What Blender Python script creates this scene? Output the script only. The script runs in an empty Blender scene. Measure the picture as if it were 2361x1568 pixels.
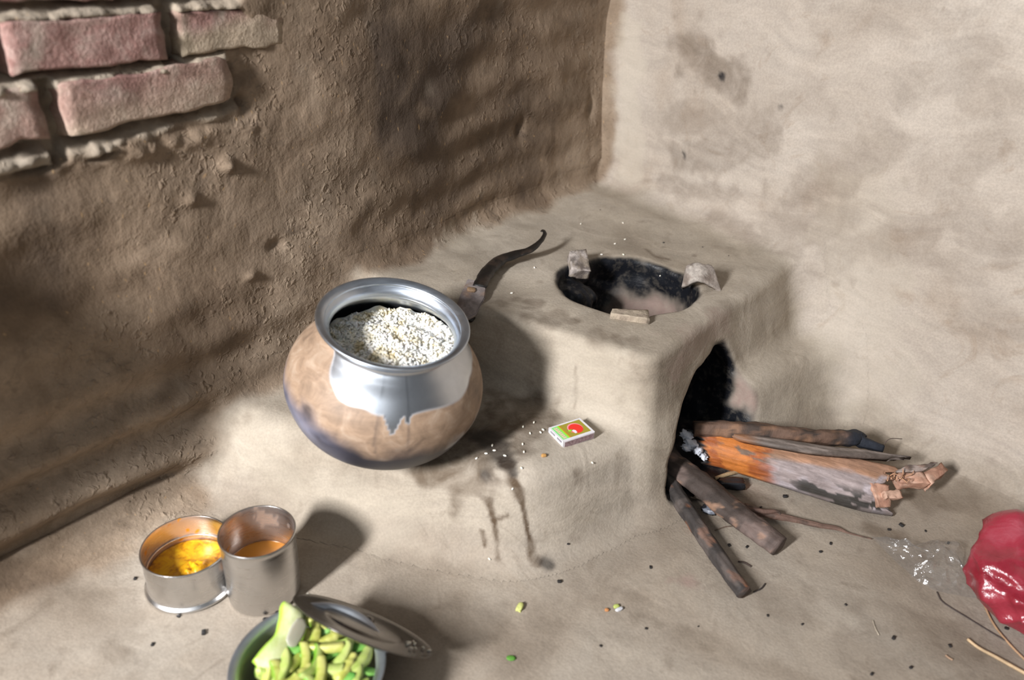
import bpy, bmesh, math, random
import numpy as np
from mathutils import Vector, Matrix

random.seed(7)
rng = np.random.default_rng(11)
SC = bpy.context.scene
COL = SC.collection

# ------------------------------------------------------------------ camera
W, H, FPX = 2361, 1568, 1800.0
CAM = np.array([0.0, 0.0, 0.765])
PITCH, ROLL, YAW = map(math.radians, (29.5, 4.0, -24.0))
_f = np.array([math.sin(YAW) * math.cos(PITCH), math.cos(YAW) * math.cos(PITCH), -math.sin(PITCH)])
_r0 = np.array([math.cos(YAW), -math.sin(YAW), 0.0])
_u0 = np.cross(_r0, _f)
_r = math.cos(ROLL) * _r0 + math.sin(ROLL) * _u0
_u = -math.sin(ROLL) * _r0 + math.cos(ROLL) * _u0
cd = bpy.data.cameras.new('camera')
cam = bpy.data.objects.new('camera', cd)
COL.objects.link(cam)
cam.matrix_world = Matrix(((_r[0], _u[0], -_f[0], CAM[0]), (_r[1], _u[1], -_f[1], CAM[1]),
                           (_r[2], _u[2], -_f[2], CAM[2]), (0, 0, 0, 1)))
cd.sensor_width = 36.0
cd.lens = FPX / W * 36.0
cd.clip_start = 0.02
cd.dof.use_dof = True
cd.dof.focus_distance = 1.17
cd.dof.aperture_fstop = 2.9
SC.camera = cam

# ------------------------------------------------------------------ light
SC.view_settings.view_transform = 'Standard'
SC.view_settings.look = 'None'
SC.view_settings.gamma = 1.0
SC.view_settings.use_curve_mapping = False
SC.view_settings.exposure = 0.0
cy = SC.cycles
cy.max_bounces = 5
cy.diffuse_bounces = 3
cy.glossy_bounces = 3
cy.transmission_bounces = 3
cy.transparent_max_bounces = 6
cy.use_adaptive_sampling = True
cy.adaptive_threshold = 0.035
cy.adaptive_min_samples = 16
cy.use_denoising = True
wd = bpy.data.worlds.new('world')
SC.world = wd
wd.use_nodes = True
wd.node_tree.nodes['Background'].inputs[0].default_value = (0.93, 0.96, 1.0, 1)
wd.node_tree.nodes['Background'].inputs[1].default_value = 0.12


def area(name, loc, target, sx, sy, power, color):
    l = bpy.data.lights.new(name, 'AREA')
    l.shape = 'RECTANGLE'
    l.size, l.size_y = sx, sy
    l.energy = power
    l.color = color
    o = bpy.data.objects.new(name, l)
    COL.objects.link(o)
    o.location = loc
    d = Vector(target) - Vector(loc)
    o.rotation_euler = d.to_track_quat('-Z', 'Y').to_euler()
    return o


area('doorway_daylight', (-0.80, -1.12, 1.23), (-0.40, 0.85, 0.2), 0.17, 0.45, 100, (0.99, 0.985, 1.0))
area('soft_fill', (0.6, -1.7, 1.9), (-0.2, 0.9, 0.1), 1.7, 1.5, 11, (0.90, 0.95, 1.0))  # added soft fill behind the camera, lifts the shadows and metal reflections


# ------------------------------------------------------------------ numeric helpers
def _hash(ix, iy, iz, seed):
    with np.errstate(over='ignore'):
        h = (ix.astype(np.uint32) * np.uint32(374761393) + iy.astype(np.uint32) * np.uint32(668265263)
             + iz.astype(np.uint32) * np.uint32(2147483647 - 1274126177) + np.uint32(seed) * np.uint32(362437))
        h = (h ^ (h >> np.uint32(13))) * np.uint32(1274126177)
        h = h ^ (h >> np.uint32(16))
    return (h & np.uint32(0xffff)).astype(np.float32) / 65535.0


def vnoise(x, y, z, seed=0):
    x = np.asarray(x, np.float32); y = np.asarray(y, np.float32); z = np.asarray(z, np.float32)
    x, y, z = np.broadcast_arrays(x, y, z)
    ix, iy, iz = np.floor(x).astype(np.int64), np.floor(y).astype(np.int64), np.floor(z).astype(np.int64)
    fx, fy, fz = x - ix, y - iy, z - iz
    fx, fy, fz = [t * t * t * (t * (t * 6 - 15) + 10) for t in (fx, fy, fz)]
    r = 0
    for a in (0, 1):
        for b in (0, 1):
            for c in (0, 1):
                w = (fx if a else 1 - fx) * (fy if b else 1 - fy) * (fz if c else 1 - fz)
                r = r + w * _hash(ix + a, iy + b, iz + c, seed)
    return r * 2 - 1


def fbm(x, y, z, seed=0, octv=3):
    r, a = 0, 1.0
    for i in range(octv):
        r = r + a * vnoise(np.asarray(x) * 2 ** i, np.asarray(y) * 2 ** i, np.asarray(z) * 2 ** i, seed + i * 17)
        a *= 0.5
    return r


def sstep(a, b, x):
    t = np.clip((np.asarray(x) - a) / (b - a), 0, 1)
    return t * t * (3 - 2 * t)


def smin(a, b, k):
    h = np.clip(0.5 + 0.5 * (b - a) / k, 0, 1)
    return b * (1 - h) + a * h - k * h * (1 - h)


def smax(a, b, k):
    return -smin(-a, -b, k)


# ------------------------------------------------------------------ the room surfaces as functions
NL = np.array([0.975, -0.224]); PL = np.array([-0.746, 0.600]); TL = np.array([0.224, 0.975])
NR = np.array([-0.387, -0.922]); PR = np.array([-0.500, 1.555]); TR = np.array([0.922, -0.387])


def brick_mask(t, z):
    w = 0.010 * fbm(t * 30, z * 30, 0, 5, 2)
    right = 0.143 + 0.02 * sstep(0.585, 0.63, z) + w
    low = 0.5 + 0.10 * np.clip(t - 0.0, -0.12, 0.14) + w * 0.8
    return (1 - sstep(-0.007, 0.007, t - right)) * sstep(-0.007, 0.007, z - low)


def gauss(t, z, t0, z0, a, b=None):
    b = b or a
    return np.exp(-((t - t0) / a) ** 2 - ((z - z0) / b) ** 2)


def h_left(t, z):
    h = 0.012 * fbm(t * 3.1, z * 3.6, 0.3, 21, 2) + 0.0035 * fbm(t * 14, z * 19, 1.7, 22, 2)
    zz = z + 0.012 * vnoise(t * 6, z * 4, 0, 31)
    lay = np.sin(zz * 2 * math.pi / 0.068)
    h = h + 0.0035 * lay * (0.4 + 0.6 * vnoise(t * 5, z * 5, 3, 33))
    # brick ridges under the mud, low at the left
    h = h + 0.012 * sstep(0.28, 0.10, z) * sstep(0.25, -0.05, t) * np.sin(zz * 2 * math.pi / 0.075 + 1.0)
    # bulge added at the unseen near end to shade the wall
    h = h + 0.095 * sstep(-0.22, -0.38, t) * sstep(0.495, 0.44, z) * sstep(0.24, 0.36, z)
    h = h - 0.012 * gauss(t, z, -0.08, 0.36, 0.09, 0.07)
    # foot
    h = h + 0.05 * np.exp(-np.maximum(z, 0) / 0.035)
    h = h + 0.018 * np.exp(np.minimum(t - 1.02, 0) / 0.03)
    # pits and lumps
    for (t0, z0, a, b, d) in ((0.150, 0.524, 0.006, 0.010, -0.022), (0.72, 0.40, 0.010, 0.016, -0.012),
                              (0.93, 0.41, 0.012, 0.02, -0.012), (0.99, 0.262, 0.012, 0.010, -0.02),
                              (0.115, 0.452, 0.008, 0.008, 0.012), (0.17, 0.33, 0.012, 0.008, -0.007),
                              (0.125, 0.30, 0.009, 0.006, 0.006), (0.06, 0.42, 0.01, 0.008, 0.007)):
        h = h + d * gauss(t, z, t0, z0, a, b)
    m = brick_mask(t, z)
    tilt_ = 0.055 * np.clip(t + 0.068, 0, 0.2) * (t > -0.076)
    jz = lambda a, b, sl=0.0: np.clip((z - a - sl) / (b - a), 0, 1)
    mort = np.full(np.shape(z), -0.020)
    for lo_, hi_, sl in ((0.566, 0.590, tilt_ * 0.6), (0.630, 0.653, 0.0), (0.492, 0.520, tilt_)):
        q = (z - lo_ - sl) / (hi_ - lo_)
        mort = np.where((q > 0) & (q < 1), 0.000 - 0.026 * sstep(0.25, 0.95, q), mort)
    up = np.where(z > 0.578, np.abs(t - 0.0645) < 0.009, np.abs(t + 0.0755) < 0.0085)
    mort = np.where(up, -0.026, mort) + 0.0045 * fbm(t * 75, z * 75, 2, 41, 3)
    edge = gauss(t, z, 0.03, 0.492, 0.16, 0.012) * 0.004 * (1 + fbm(t * 60, z * 60, 0, 45, 2))
    return (h + edge) * (1 - m) + mort * m


def h_right(t, z):
    h = 0.008 * fbm(t * 2.6, z * 3.0, 0.3, 61, 2) + 0.0015 * fbm(t * 11, z * 9, 1.7, 62, 2)
    h = h + 0.045 * np.exp(-np.maximum(z, 0) / 0.045)
    h = h + 0.025 * np.exp(-np.maximum(t + 0.03, 0) / 0.045)
    return h


def h_floor(x, y):
    dl = (x - PL[0]) * NL[0] + (y - PL[1]) * NL[1]
    dr = (x - PR[0]) * NR[0] + (y - PR[1]) * NR[1]
    rise = 0.045 * np.exp(-np.maximum(dl, 0) / 0.032) + 0.045 * np.exp(-np.maximum(dr, 0) / 0.04)
    return rise + 0.005 * fbm(x * 4, y * 4, 0.5, 71, 2) + 0.0012 * fbm(x * 17, y * 17, 0.5, 73, 2)


def d_env(x, y, z):
    tl = (x - PL[0]) * TL[0] + (y - PL[1]) * TL[1]
    dl = (x - PL[0]) * NL[0] + (y - PL[1]) * NL[1]
    tr = (x - PR[0]) * TR[0] + (y - PR[1]) * TR[1]
    dr = (x - PR[0]) * NR[0] + (y - PR[1]) * NR[1]
    return dl - h_left(tl, z), dr - h_right(tr, z), z - h_floor(x, y)


def lerp(a, b, t):
    return a + (b - a) * t


HT, HS = 0.238, 0.1275
HC = np.array([-0.300, 1.112])          # middle of the fire hole


def d_parts(x, y, z):
    wob = 0.004 * fbm(x * 9, y * 9, z * 9, 81, 2)
    # stove block
    u = np.clip(z / HT, 0, 1.1)
    xb0 = -0.137 + (y - 0.914) * 0.42
    xb1 = -0.193 + (y - 0.908) * 0.25
    u2 = u ** 0.75
    fb = (x - lerp(xb0, xb1, u2)) * 0.90
    fa = (0.890 + 0.018 * (z - HS) / 0.11) - y
    ft = z - HT - 0.012 * sstep(1.25, 1.5, y)
    stove = smax(smax(fb, fa, 0.020), ft, 0.014)
    # pot ledge
    v = np.clip(z / HS, -0.2, 1.3)
    xs0 = -0.254 + (y - 0.706) * 0.56
    xs1 = -0.284 + (y - 0.715) * 0.52
    sb = (x - lerp(xs0, xs1, v)) * 0.88
    ya0 = 0.584 + 0.19 * (x + 0.738) + 0.13 * (x + 0.738) ** 2
    ya1 = 0.652 + 0.04 * (x + 0.72) + 0.22 * (x + 0.72) ** 2
    sa = (lerp(ya0, ya1, v) - y) * 0.90
    dip = 0.007 * np.exp(-((x + 0.47) ** 2 + (y - 0.71) ** 2) / 0.085 ** 2)
    stp = z - HS + dip
    ledge = smax(smax(sb, sa, 0.05), stp, 0.028)
    d = smin(stove, ledge, 0.022) + wob
    # fire hole and mouth
    dx, dy = x - HC[0], y - HC[1]
    ang = np.arctan2(dy, dx)
    rr = np.sqrt(dx * dx + dy * dy)
    rad = 0.106 + 0.006 * np.cos(2 * (ang - 1.15)) + 0.02 * np.clip(HT - z, 0, 0.09)
    well = smax(rr - rad, 0.030 - z + 0.03 * sstep(0.02, 0.1, rr), 0.03)
    ax = np.array([-0.92, 0.39])
    mx, my = -0.105, 1.030
    s = (x - mx) * 0.39 + (y - my) * 0.92            # along the face
    q = (x - mx) * ax[0] + (y - my) * ax[1]          # into the stove
    zz = z - 0.055
    sc = s - 0.28 * zz + 0.017
    wide = 1.0 + 0.9 * np.clip(-q + 0.02, 0, 0.2) * (0.3 + np.clip(zz, 0, 1) * 3)
    tun = (np.sqrt((sc / (0.098 * wide)) ** 2 + (zz / (0.128 * wide)) ** 2) - 1) * 0.095
    tun = smax(tun, q - 0.20, 0.02)
    tun = smax(tun, 0.012 - z, 0.01)
    cav = smin(well, tun, 0.03)
    cav = cav + 0.006 * fbm(x * 22, y * 22, z * 22, 91, 2)
    lump = np.sqrt((x + 0.388) ** 2 + (y - 1.098) ** 2 + ((z - 0.178) * 0.8) ** 2) - 0.040
    lump = lump + 0.006 * fbm(x * 60, y * 60, z * 40, 95, 2)
    lump = smax(lump, z - 0.222, 0.01)
    d = smax(d, -cav, 0.014)
    d = smin(d, lump, 0.012)
    return d, cav, lump


def d_total(x, y, z):
    dl, dr, df = d_env(x, y, z)
    d, cav, lump = d_parts(x, y, z)
    e = np.minimum(np.minimum(dl, dr), df)
    t = np.minimum(np.minimum(smin(d, dl, 0.05), smin(d, dr, 0.06)), smin(d, df, 0.035))
    # the mouth stays open down to the floor
    t = np.where(cav < 0.004, np.minimum(np.minimum(d, dl), np.minimum(dr, df)), t)
    return t, e, cav


def ray(px, py):
    d = _r * (px - W / 2) / FPX - _u * (py - H / 2) / FPX + _f
    return d / np.linalg.norm(d)


def hit(px, py):
    """where the sight line through this point of the photograph meets the mud"""
    d = ray(px, py)
    lo, hi = 0.7, 2.4
    for n in (160, 40):
        k = np.linspace(lo, hi, n)
        p = CAM + k[:, None] * d
        t = d_total(p[:, 0], p[:, 1], p[:, 2])[0]
        i = int(np.argmax(t < 0)) if (t < 0).any() else n - 1
        lo, hi = k[max(i - 1, 0)], k[i]
    return CAM + d * hi


def at(px, py, z):
    d = ray(px, py)
    return CAM + d * ((z - CAM[2]) / d[2])


# ------------------------------------------------------------------ object helpers
def tag(o, label=None, cat=None, group=None, kind=None):
    if label: o['label'] = label
    if cat: o['category'] = cat
    if group: o['group'] = group
    if kind: o['kind'] = kind
    return o


def thing(name, label, cat, loc, group=None):
    o = bpy.data.objects.new(name, None)
    o.empty_display_size = 0.02
    COL.objects.link(o)
    o.location = loc
    return tag(o, label, cat, group)


def mesh(name, verts, faces, mat, parent=None, loc=None, smooth=True, attrs=None, colors=None, mats=None):
    """verts in world space (or local to nothing); the object's origin goes to loc or to its parent's place"""
    v = np.asarray(verts, np.float64).reshape(-1, 3)
    org = np.zeros(3)
    if parent is not None and loc is None:
        p = parent
        while p is not None:
            org = org + np.array(p.location); p = p.parent
    elif loc is not None:
        org = np.asarray(loc, float)
    me = bpy.data.meshes.new(name)
    me.from_pydata([tuple(q) for q in (v - org)], [], [tuple(int(i) for i in f) for f in faces])
    me.polygons.foreach_set('use_smooth', [smooth] * len(me.polygons))
    if attrs:
        for k, a in attrs.items():
            at_ = me.attributes.new(k, 'FLOAT', 'POINT')
            at_.data.foreach_set('value', np.asarray(a, np.float32).ravel())
    if colors is not None:
        ca = me.attributes.new('paint', 'FLOAT_COLOR', 'POINT')
        c4 = np.ones((len(v), 4), np.float32); c4[:, :3] = colors
        ca.data.foreach_set('color', c4.ravel())
    for m in (mats or [mat]):
        me.materials.append(m)
    me.update()
    o = bpy.data.objects.new(name, me)
    COL.objects.link(o)
    if parent is not None:
        o.parent = parent
    elif loc is not None:
        o.location = tuple(org)
    return o


def grid_faces(nu, nv, wrap_u=False, off=0):
    i = np.arange(nu if wrap_u else nu - 1); j = np.arange(nv - 1)
    I, J = np.meshgrid(i, j, indexing='ij')
    I2 = (I + 1) % nu
    return (np.stack([I * nv + J, I2 * nv + J, I2 * nv + J + 1, I * nv + J + 1], -1).reshape(-1, 4) + off)


def lathe(profile, n=96):
    pr = np.array(profile, float)
    a = np.linspace(0, 2 * math.pi, n, endpoint=False)
    v = np.stack([np.outer(np.cos(a), pr[:, 0]), np.outer(np.sin(a), pr[:, 0]),
                  np.outer(np.ones(n), pr[:, 1])], -1).reshape(-1, 3)
    return v, grid_faces(n, len(pr), True)


def spline(pts, n):
    """Catmull-Rom through pts (any dimension)"""
    p = np.array(pts, float)
    p = np.vstack([2 * p[0] - p[1], p, 2 * p[-1] - p[-2]])
    out = []
    m = len(p) - 3
    for t in np.linspace(0, m - 1e-6, n):
        i = int(t); f = t - i
        a, b, c, d = p[i:i + 4]
        out.append(0.5 * ((2 * b) + (-a + c) * f + (2 * a - 5 * b + 4 * c - d) * f * f + (-a + 3 * b - 3 * c + d) * f ** 3))
    return np.array(out)


def frames(pts):
    p = np.array(pts, float)
    t = np.gradient(p, axis=0); t /= np.linalg.norm(t, axis=1)[:, None] + 1e-12
    up = np.array([0, 0, 1.0])
    n = np.cross(t, up); n /= np.linalg.norm(n, axis=1)[:, None] + 1e-9     # sideways
    b = np.cross(n, t)                                                     # upwards
    return t, n, b


def tube(pts, rad, n=12, squash=1.0, rough=0.0, seed=0, freq=60, caps=True, ridge=0.0):
    p = np.array(pts, float); m = len(p)
    rad = np.broadcast_to(np.asarray(rad, float), (m,))
    t, nn, bb = frames(p)
    a = np.linspace(0, 2 * math.pi, n, endpoint=False)
    v = np.zeros((m, n, 3))
    rg = 1 + ridge * (0.6 * np.cos(3 * a + seed) + 0.5 * np.cos(5 * a + 2.1 * seed) + 0.35 * np.cos(9 * a + seed * 0.7))[:, None]
    for i in range(m):
        off = rg * np.outer(np.cos(a), nn[i]) * rad[i] + rg * np.outer(np.sin(a), bb[i]) * rad[i] * squash
        v[i] = p[i] + off
    if rough:
        d = fbm(v[..., 0] * freq, v[..., 1] * freq, v[..., 2] * freq, seed, 2)
        v = p[:, None, :] + (v - p[:, None, :]) * (1 + rough * d[..., None])
    f = []
    for i in range(m - 1):
        for j in range(n):
            f.append((i * n + j, i * n + (j + 1) % n, (i + 1) * n + (j + 1) % n, (i + 1) * n + j))
    if caps:
        f.append(tuple(range(n - 1, -1, -1))); f.append(tuple(range((m - 1) * n, m * n)))
    return v.reshape(-1, 3), f


def join(*vf):
    vs, fs, o = [], [], 0
    for v, f in vf:
        vs.append(np.asarray(v, float).reshape(-1, 3))
        fs += [tuple(int(i) + o for i in q) for q in f]
        o += len(vs[-1])
    return np.vstack(vs), fs


def rock(center, size, rot=(0, 0, 0), seed=0, amp=0.12, sub=6, box=0.7, freq=1.6):
    """an irregular chip: a subdivided box pulled towards an ellipsoid and roughened"""
    bm = bmesh.new()
    bmesh.ops.create_cube(bm, size=2.0)
    bmesh.ops.subdivide_edges(bm, edges=bm.edges[:], cuts=sub, use_grid_fill=True)
    v = np.array([q.co[:] for q in bm.verts]); f = [[q.index for q in x.verts] for x in bm.faces]
    bm.free()
    s = v / np.linalg.norm(v, axis=1)[:, None]
    v = v * box + s * 1.1 * (1 - box)
    v = v * (1 + amp * fbm(v[:, 0] * freq, v[:, 1] * freq, v[:, 2] * freq, seed, 3)[:, None])
    v = v * np.array(size) / 2
    R = np.array(Matrix.Rotation(rot[2], 3, 'Z') @ Matrix.Rotation(rot[1], 3, 'Y') @ Matrix.Rotation(rot[0], 3, 'X'))
    return v @ R.T + np.asarray(center), f


def bevel_box(size, bev, seg=3):
    bm = bmesh.new()
    bmesh.ops.create_cube(bm, size=1.0)
    for q in bm.verts: q.co = Vector((q.co.x * size[0], q.co.y * size[1], q.co.z * size[2]))
    if bev: bmesh.ops.bevel(bm, geom=bm.edges[:], offset=bev, segments=seg, affect='EDGES', profile=0.5)
    v = np.array([q.co[:] for q in bm.verts]); f = [[q.index for q in x.verts] for x in bm.faces]
    bm.free()
    return v, f


def rotz(v, a):
    c, s = math.cos(a), math.sin(a)
    v = np.asarray(v, float)
    return np.stack([v[:, 0] * c - v[:, 1] * s, v[:, 0] * s + v[:, 1] * c, v[:, 2]], -1)


# ------------------------------------------------------------------ materials
class NT:
    def __init__(s, name):
        s.m = bpy.data.materials.new(name); s.m.use_nodes = True
        s.t = s.m.node_tree; s.b = s.t.nodes['Principled BSDF']; s.out = s.t.nodes['Material Output']

    def n(s, typ, **kw):
        o = s.t.nodes.new(typ)
        for k, v in kw.items(): setattr(o, k, v)
        return o

    def l(s, a, b): s.t.links.new(a, b)

    def set(s, sock, v):
        if hasattr(v, 'node'): s.l(v, sock)
        elif isinstance(v, (tuple, list)) and len(v) == 3 and sock.type == 'RGBA': sock.default_value = (*v, 1)
        else: sock.default_value = v

    def pos(s): return s.n('ShaderNodeNewGeometry').outputs['Position']

    def local(s): return s.n('ShaderNodeTexCoord').outputs['Object']

    def mapv(s, vec, scale=(1, 1, 1), rot=(0, 0, 0), loc=(0, 0, 0)):
        o = s.n('ShaderNodeMapping'); s.l(vec, o.inputs[0])
        o.inputs['Scale'].default_value = scale; o.inputs['Rotation'].default_value = rot
        o.inputs['Location'].default_value = loc
        return o.outputs[0]

    def noise(s, vec, scale, detail=4, rough=0.55, dist=0.0):
        o = s.n('ShaderNodeTexNoise'); s.l(vec, o.inputs['Vector'])
        o.inputs['Scale'].default_value = scale; o.inputs['Detail'].default_value = detail
        o.inputs['Roughness'].default_value = rough; o.inputs['Distortion'].default_value = dist
        return o.outputs['Fac']

    def ramp(s, fac, stops):
        o = s.n('ShaderNodeValToRGB'); s.l(fac, o.inputs[0])
        e = o.color_ramp.elements
        while len(e) < len(stops): e.new(0.5)
        for q, (p, c) in zip(e, stops):
            q.position = p; q.color = (*c, 1) if not isinstance(c, (int, float)) else (c, c, c, 1)
        return o.outputs[0]

    def mix(s, fac, a, b, mode='MIX'):
        o = s.n('ShaderNodeMix', data_type='RGBA', blend_type=mode)
        s.set(o.inputs[0], fac); s.set(o.inputs[6], a); s.set(o.inputs[7], b)
        return o.outputs[2]

    def math(s, op, a, b=0.0, clamp=False):
        o = s.n('ShaderNodeMath', operation=op, use_clamp=clamp)
        s.set(o.inputs[0], a); s.set(o.inputs[1], b)
        return o.outputs[0]

    def attr(s, name, out='Fac'):
        return s.n('ShaderNodeAttribute', attribute_name=name).outputs[out]

    def bump(s, h, strength, dist, prev=None):
        o = s.n('ShaderNodeBump'); s.l(h, o.inputs['Height'])
        o.inputs['Strength'].default_value = strength; o.inputs['Distance'].default_value = dist
        if prev is not None: s.l(prev, o.inputs['Normal'])
        return o.outputs[0]

    def fin(s, color=None, rough=None, metal=None, normal=None, spec=None, **kw):
        for k, v in (('Base Color', color), ('Roughness', rough), ('Metallic', metal), ('Normal', normal),
                     ('Specular IOR Level', spec)):
            if v is not None: s.set(s.b.inputs[k], v)
        for k, v in kw.items(): s.set(s.b.inputs[k.replace('_', ' ')], v)
        return s.m


def mud():
    t = NT('mud')
    p = t.pos()
    dk, tr, wl = t.attr('rough'), t.attr('trod'), t.attr('wiped')

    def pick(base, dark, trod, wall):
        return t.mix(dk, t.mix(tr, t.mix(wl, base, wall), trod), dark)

    big = t.noise(p, 3.4, 4, 0.55, 0.6)
    smear = t.noise(p, 11, 5, 0.6, 2.2)
    w = t.n('ShaderNodeTexNoise'); t.l(p, w.inputs['Vector']); w.inputs['Scale'].default_value = 4.0
    wv = t.n('ShaderNodeVectorMath', operation='MULTIPLY_ADD')
    t.l(w.outputs['Color'], wv.inputs[0]); wv.inputs[1].default_value = (0.20, 0.20, 0.20); t.l(p, wv.inputs[2])
    streak = t.noise(t.mapv(wv.outputs[0], (55, 40, 12), (0.3, 0.2, 0.3)), 1.0, 3, 0.6, 0.0)
    sweep = t.noise(t.mapv(wv.outputs[0], (12, 12, 60), (0.2, 0.7, 0.4)), 1.0, 3, 0.6, 0.0)
    grain = t.noise(p, 300, 1, 0.6)
    lump = t.noise(p, 48, 3, 0.6, 0.3)
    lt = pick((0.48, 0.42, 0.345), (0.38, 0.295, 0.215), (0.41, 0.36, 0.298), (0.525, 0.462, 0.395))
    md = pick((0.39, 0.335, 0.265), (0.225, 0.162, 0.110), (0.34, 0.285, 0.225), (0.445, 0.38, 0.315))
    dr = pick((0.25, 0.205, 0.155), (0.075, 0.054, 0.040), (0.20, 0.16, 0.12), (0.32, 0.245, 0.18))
    c = t.mix(t.ramp(big, [(0.42, 0.0), (0.66, 1.0)]), md, lt)
    c = t.mix(t.ramp(big, [(0.28, 0.9), (0.46, 0.0)]), c, dr)
    c = t.mix(t.math('MULTIPLY', t.ramp(smear, [(0.50, 0.0), (0.70, 1.0)]), 0.55), c, md)
    c = t.mix(t.math('MULTIPLY', t.ramp(smear, [(0.28, 1.0), (0.43, 0.0)]), 0.5), c, dr)
    stk = t.mix(dk, sweep, streak)
    c = t.mix(0.24, c, t.ramp(stk, [(0.30, (0.35, 0.34, 0.33)), (0.70, (1.0, 0.98, 0.95))]), 'MULTIPLY')
    c = t.mix(0.15, c, t.ramp(grain, [(0.3, (0.3, 0.3, 0.3)), (0.7, (1.3, 1.3, 1.3))]), 'MULTIPLY')
    sv = t.n('ShaderNodeTexVoronoi'); t.l(t.mapv(wv.outputs[0], (80, 80, 34), (0.4, 0.9, 0.5)), sv.inputs['Vector'])
    sv.inputs['Scale'].default_value = 1.0
    bits = t.math('MULTIPLY', t.ramp(sv.outputs['Distance'], [(0.05, 1.0), (0.12, 0.0)]), t.math('MULTIPLY', dk, 0.55))
    c = t.mix(bits, c, (0.46, 0.30, 0.15))
    c = t.mix(t.attr('pale'), c, (0.52, 0.46, 0.37))
    patch = t.math('MULTIPLY', t.attr('dirt_and_tone'), t.ramp(t.noise(p, 26, 4, 0.6, 1.0), [(0.30, 0.45), (0.62, 1.0)]))
    c = t.mix(patch, c, (0.092, 0.062, 0.038))
    burnt = t.math('MULTIPLY', t.attr('burnt'), t.ramp(t.noise(p, 60, 4, 0.6, 0.5), [(0.3, 0.55), (0.6, 1.0)]))
    c = t.mix(burnt, c, (0.30, 0.215, 0.18))
    sn = t.ramp(t.noise(p, 75, 4, 0.65), [(0.30, 0.86), (0.55, 1.05)])
    soot = t.math('MULTIPLY', t.attr('soot'), sn, True)
    c = t.mix(soot, c, (0.006, 0.0068, 0.0095))
    hgt = t.math('ADD', t.math('MULTIPLY', stk, 0.35), t.math('ADD', t.math('MULTIPLY', t.noise(p, 14, 2, 0.5, 1.5), 0.5), t.math('MULTIPLY', grain, 0.12)))
    hgt = t.math('ADD', hgt, t.math('MULTIPLY', lump, t.math('MULTIPLY', dk, 0.5)))
    lm = t.ramp(t.noise(p, 7.0, 3, 0.6), [(0.46, 0.0), (0.60, 1.0)])
    lumps = t.math('MULTIPLY', t.ramp(t.noise(p, 95, 2, 0.5, 0.4), [(0.54, 0.0), (0.80, 1.0)]), t.math('MULTIPLY', dk, lm))
    nrm = t.bump(hgt, 0.42, 0.008)
    nrm = t.bump(lumps, 0.5, 0.007, nrm)
    ro = t.math('SUBTRACT', 0.90, t.math('MULTIPLY', soot, 0.45))
    return t.fin(c, ro, 0.0, nrm, 0.25)


M = {}
M['mud'] = mud()


def zones(v):
    """how much each point belongs to the rough wall, the trodden floor and the wiped wall"""
    dl, dr, df = d_env(v[:, 0], v[:, 1], v[:, 2])
    w = 0.014 * fbm(v[:, 0] * 18, v[:, 1] * 18, v[:, 2] * 18, 51, 3)
    z = v[:, 2]
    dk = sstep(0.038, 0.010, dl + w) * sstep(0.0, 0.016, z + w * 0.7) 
    # the stove's own coat runs a little way up the wall
    tr = sstep(0.035, 0.008, np.minimum(df, z - 0.012) + w)
    wl = sstep(0.05, 0.01, dr + w)
    tl = (v[:, 0] - PL[0]) * TL[0] + (v[:, 1] - PL[1]) * TL[1]
    bare = brick_mask(tl, z) * (dl < 0.05) * 0.38
    return {'rough': dk, 'trod': tr, 'wiped': wl, 'pale': bare}


def brick_mat():
    t = NT('weathered_brick')
    p = t.pos()
    a = t.noise(p, 26, 5, 0.65, 0.8); g = t.noise(p, 240, 3, 0.7); d = t.noise(p, 13, 4, 0.6, 1.0)
    c = t.ramp(a, [(0.30, (0.17, 0.082, 0.068)), (0.50, (0.30, 0.175, 0.15)), (0.68, (0.40, 0.29, 0.25))])
    c = t.mix(t.ramp(d, [(0.50, 0.0), (0.66, 0.75)]), c, (0.40, 0.33, 0.27))
    c = t.mix(t.attr('clay'), c, (0.40, 0.325, 0.235))
    c = t.mix(0.35, c, t.ramp(g, [(0.3, (0.4, 0.4, 0.4)), (0.7, (1.3, 1.3, 1.3))]), 'MULTIPLY')
    return t.fin(c, 0.92, 0.0, t.bump(t.math('ADD', t.math('MULTIPLY', t.noise(p, 85, 5, 0.7), 0.8), t.math('MULTIPLY', g, 0.4)), 0.65, 0.005), 0.2)


M['brick'] = brick_mat()


def metal(name, col, rough, aniso_rot=None, scratch=0.3, stain=None):
    t = NT(name)
    p = t.local()
    s = t.noise(t.mapv(p, (30, 30, 300)), 1.0, 3, 0.6)
    b = t.noise(p, 30, 4, 0.6, 0.8)
    c = t.mix(t.ramp(b, [(0.35, 0.0), (0.75, 0.5)]), col, tuple(x * 0.72 for x in col))
    if stain: c = t.mix(t.attr('stain'), c, stain)
    r = t.math('ADD', rough, t.math('MULTIPLY', t.math('SUBTRACT', s, 0.5), scratch))
    me = 1.0
    if stain: 
        me = t.math('SUBTRACT', 1.0, t.math('MULTIPLY', t.attr('stain'), 0.9))
    return t.fin(c, r, me, t.bump(s, 0.06, 0.002))


M['steel'] = metal('stainless_steel', (0.66, 0.65, 0.64), 0.30, stain=(0.62, 0.25, 0.02))
M['bowl_alu'] = metal('dull_aluminium', (0.60, 0.65, 0.71), 0.46, stain=(0.42, 0.38, 0.12))
M['lid_steel'] = metal('dark_steel', (0.15, 0.14, 0.13), 0.22)
M['iron'] = None


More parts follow.
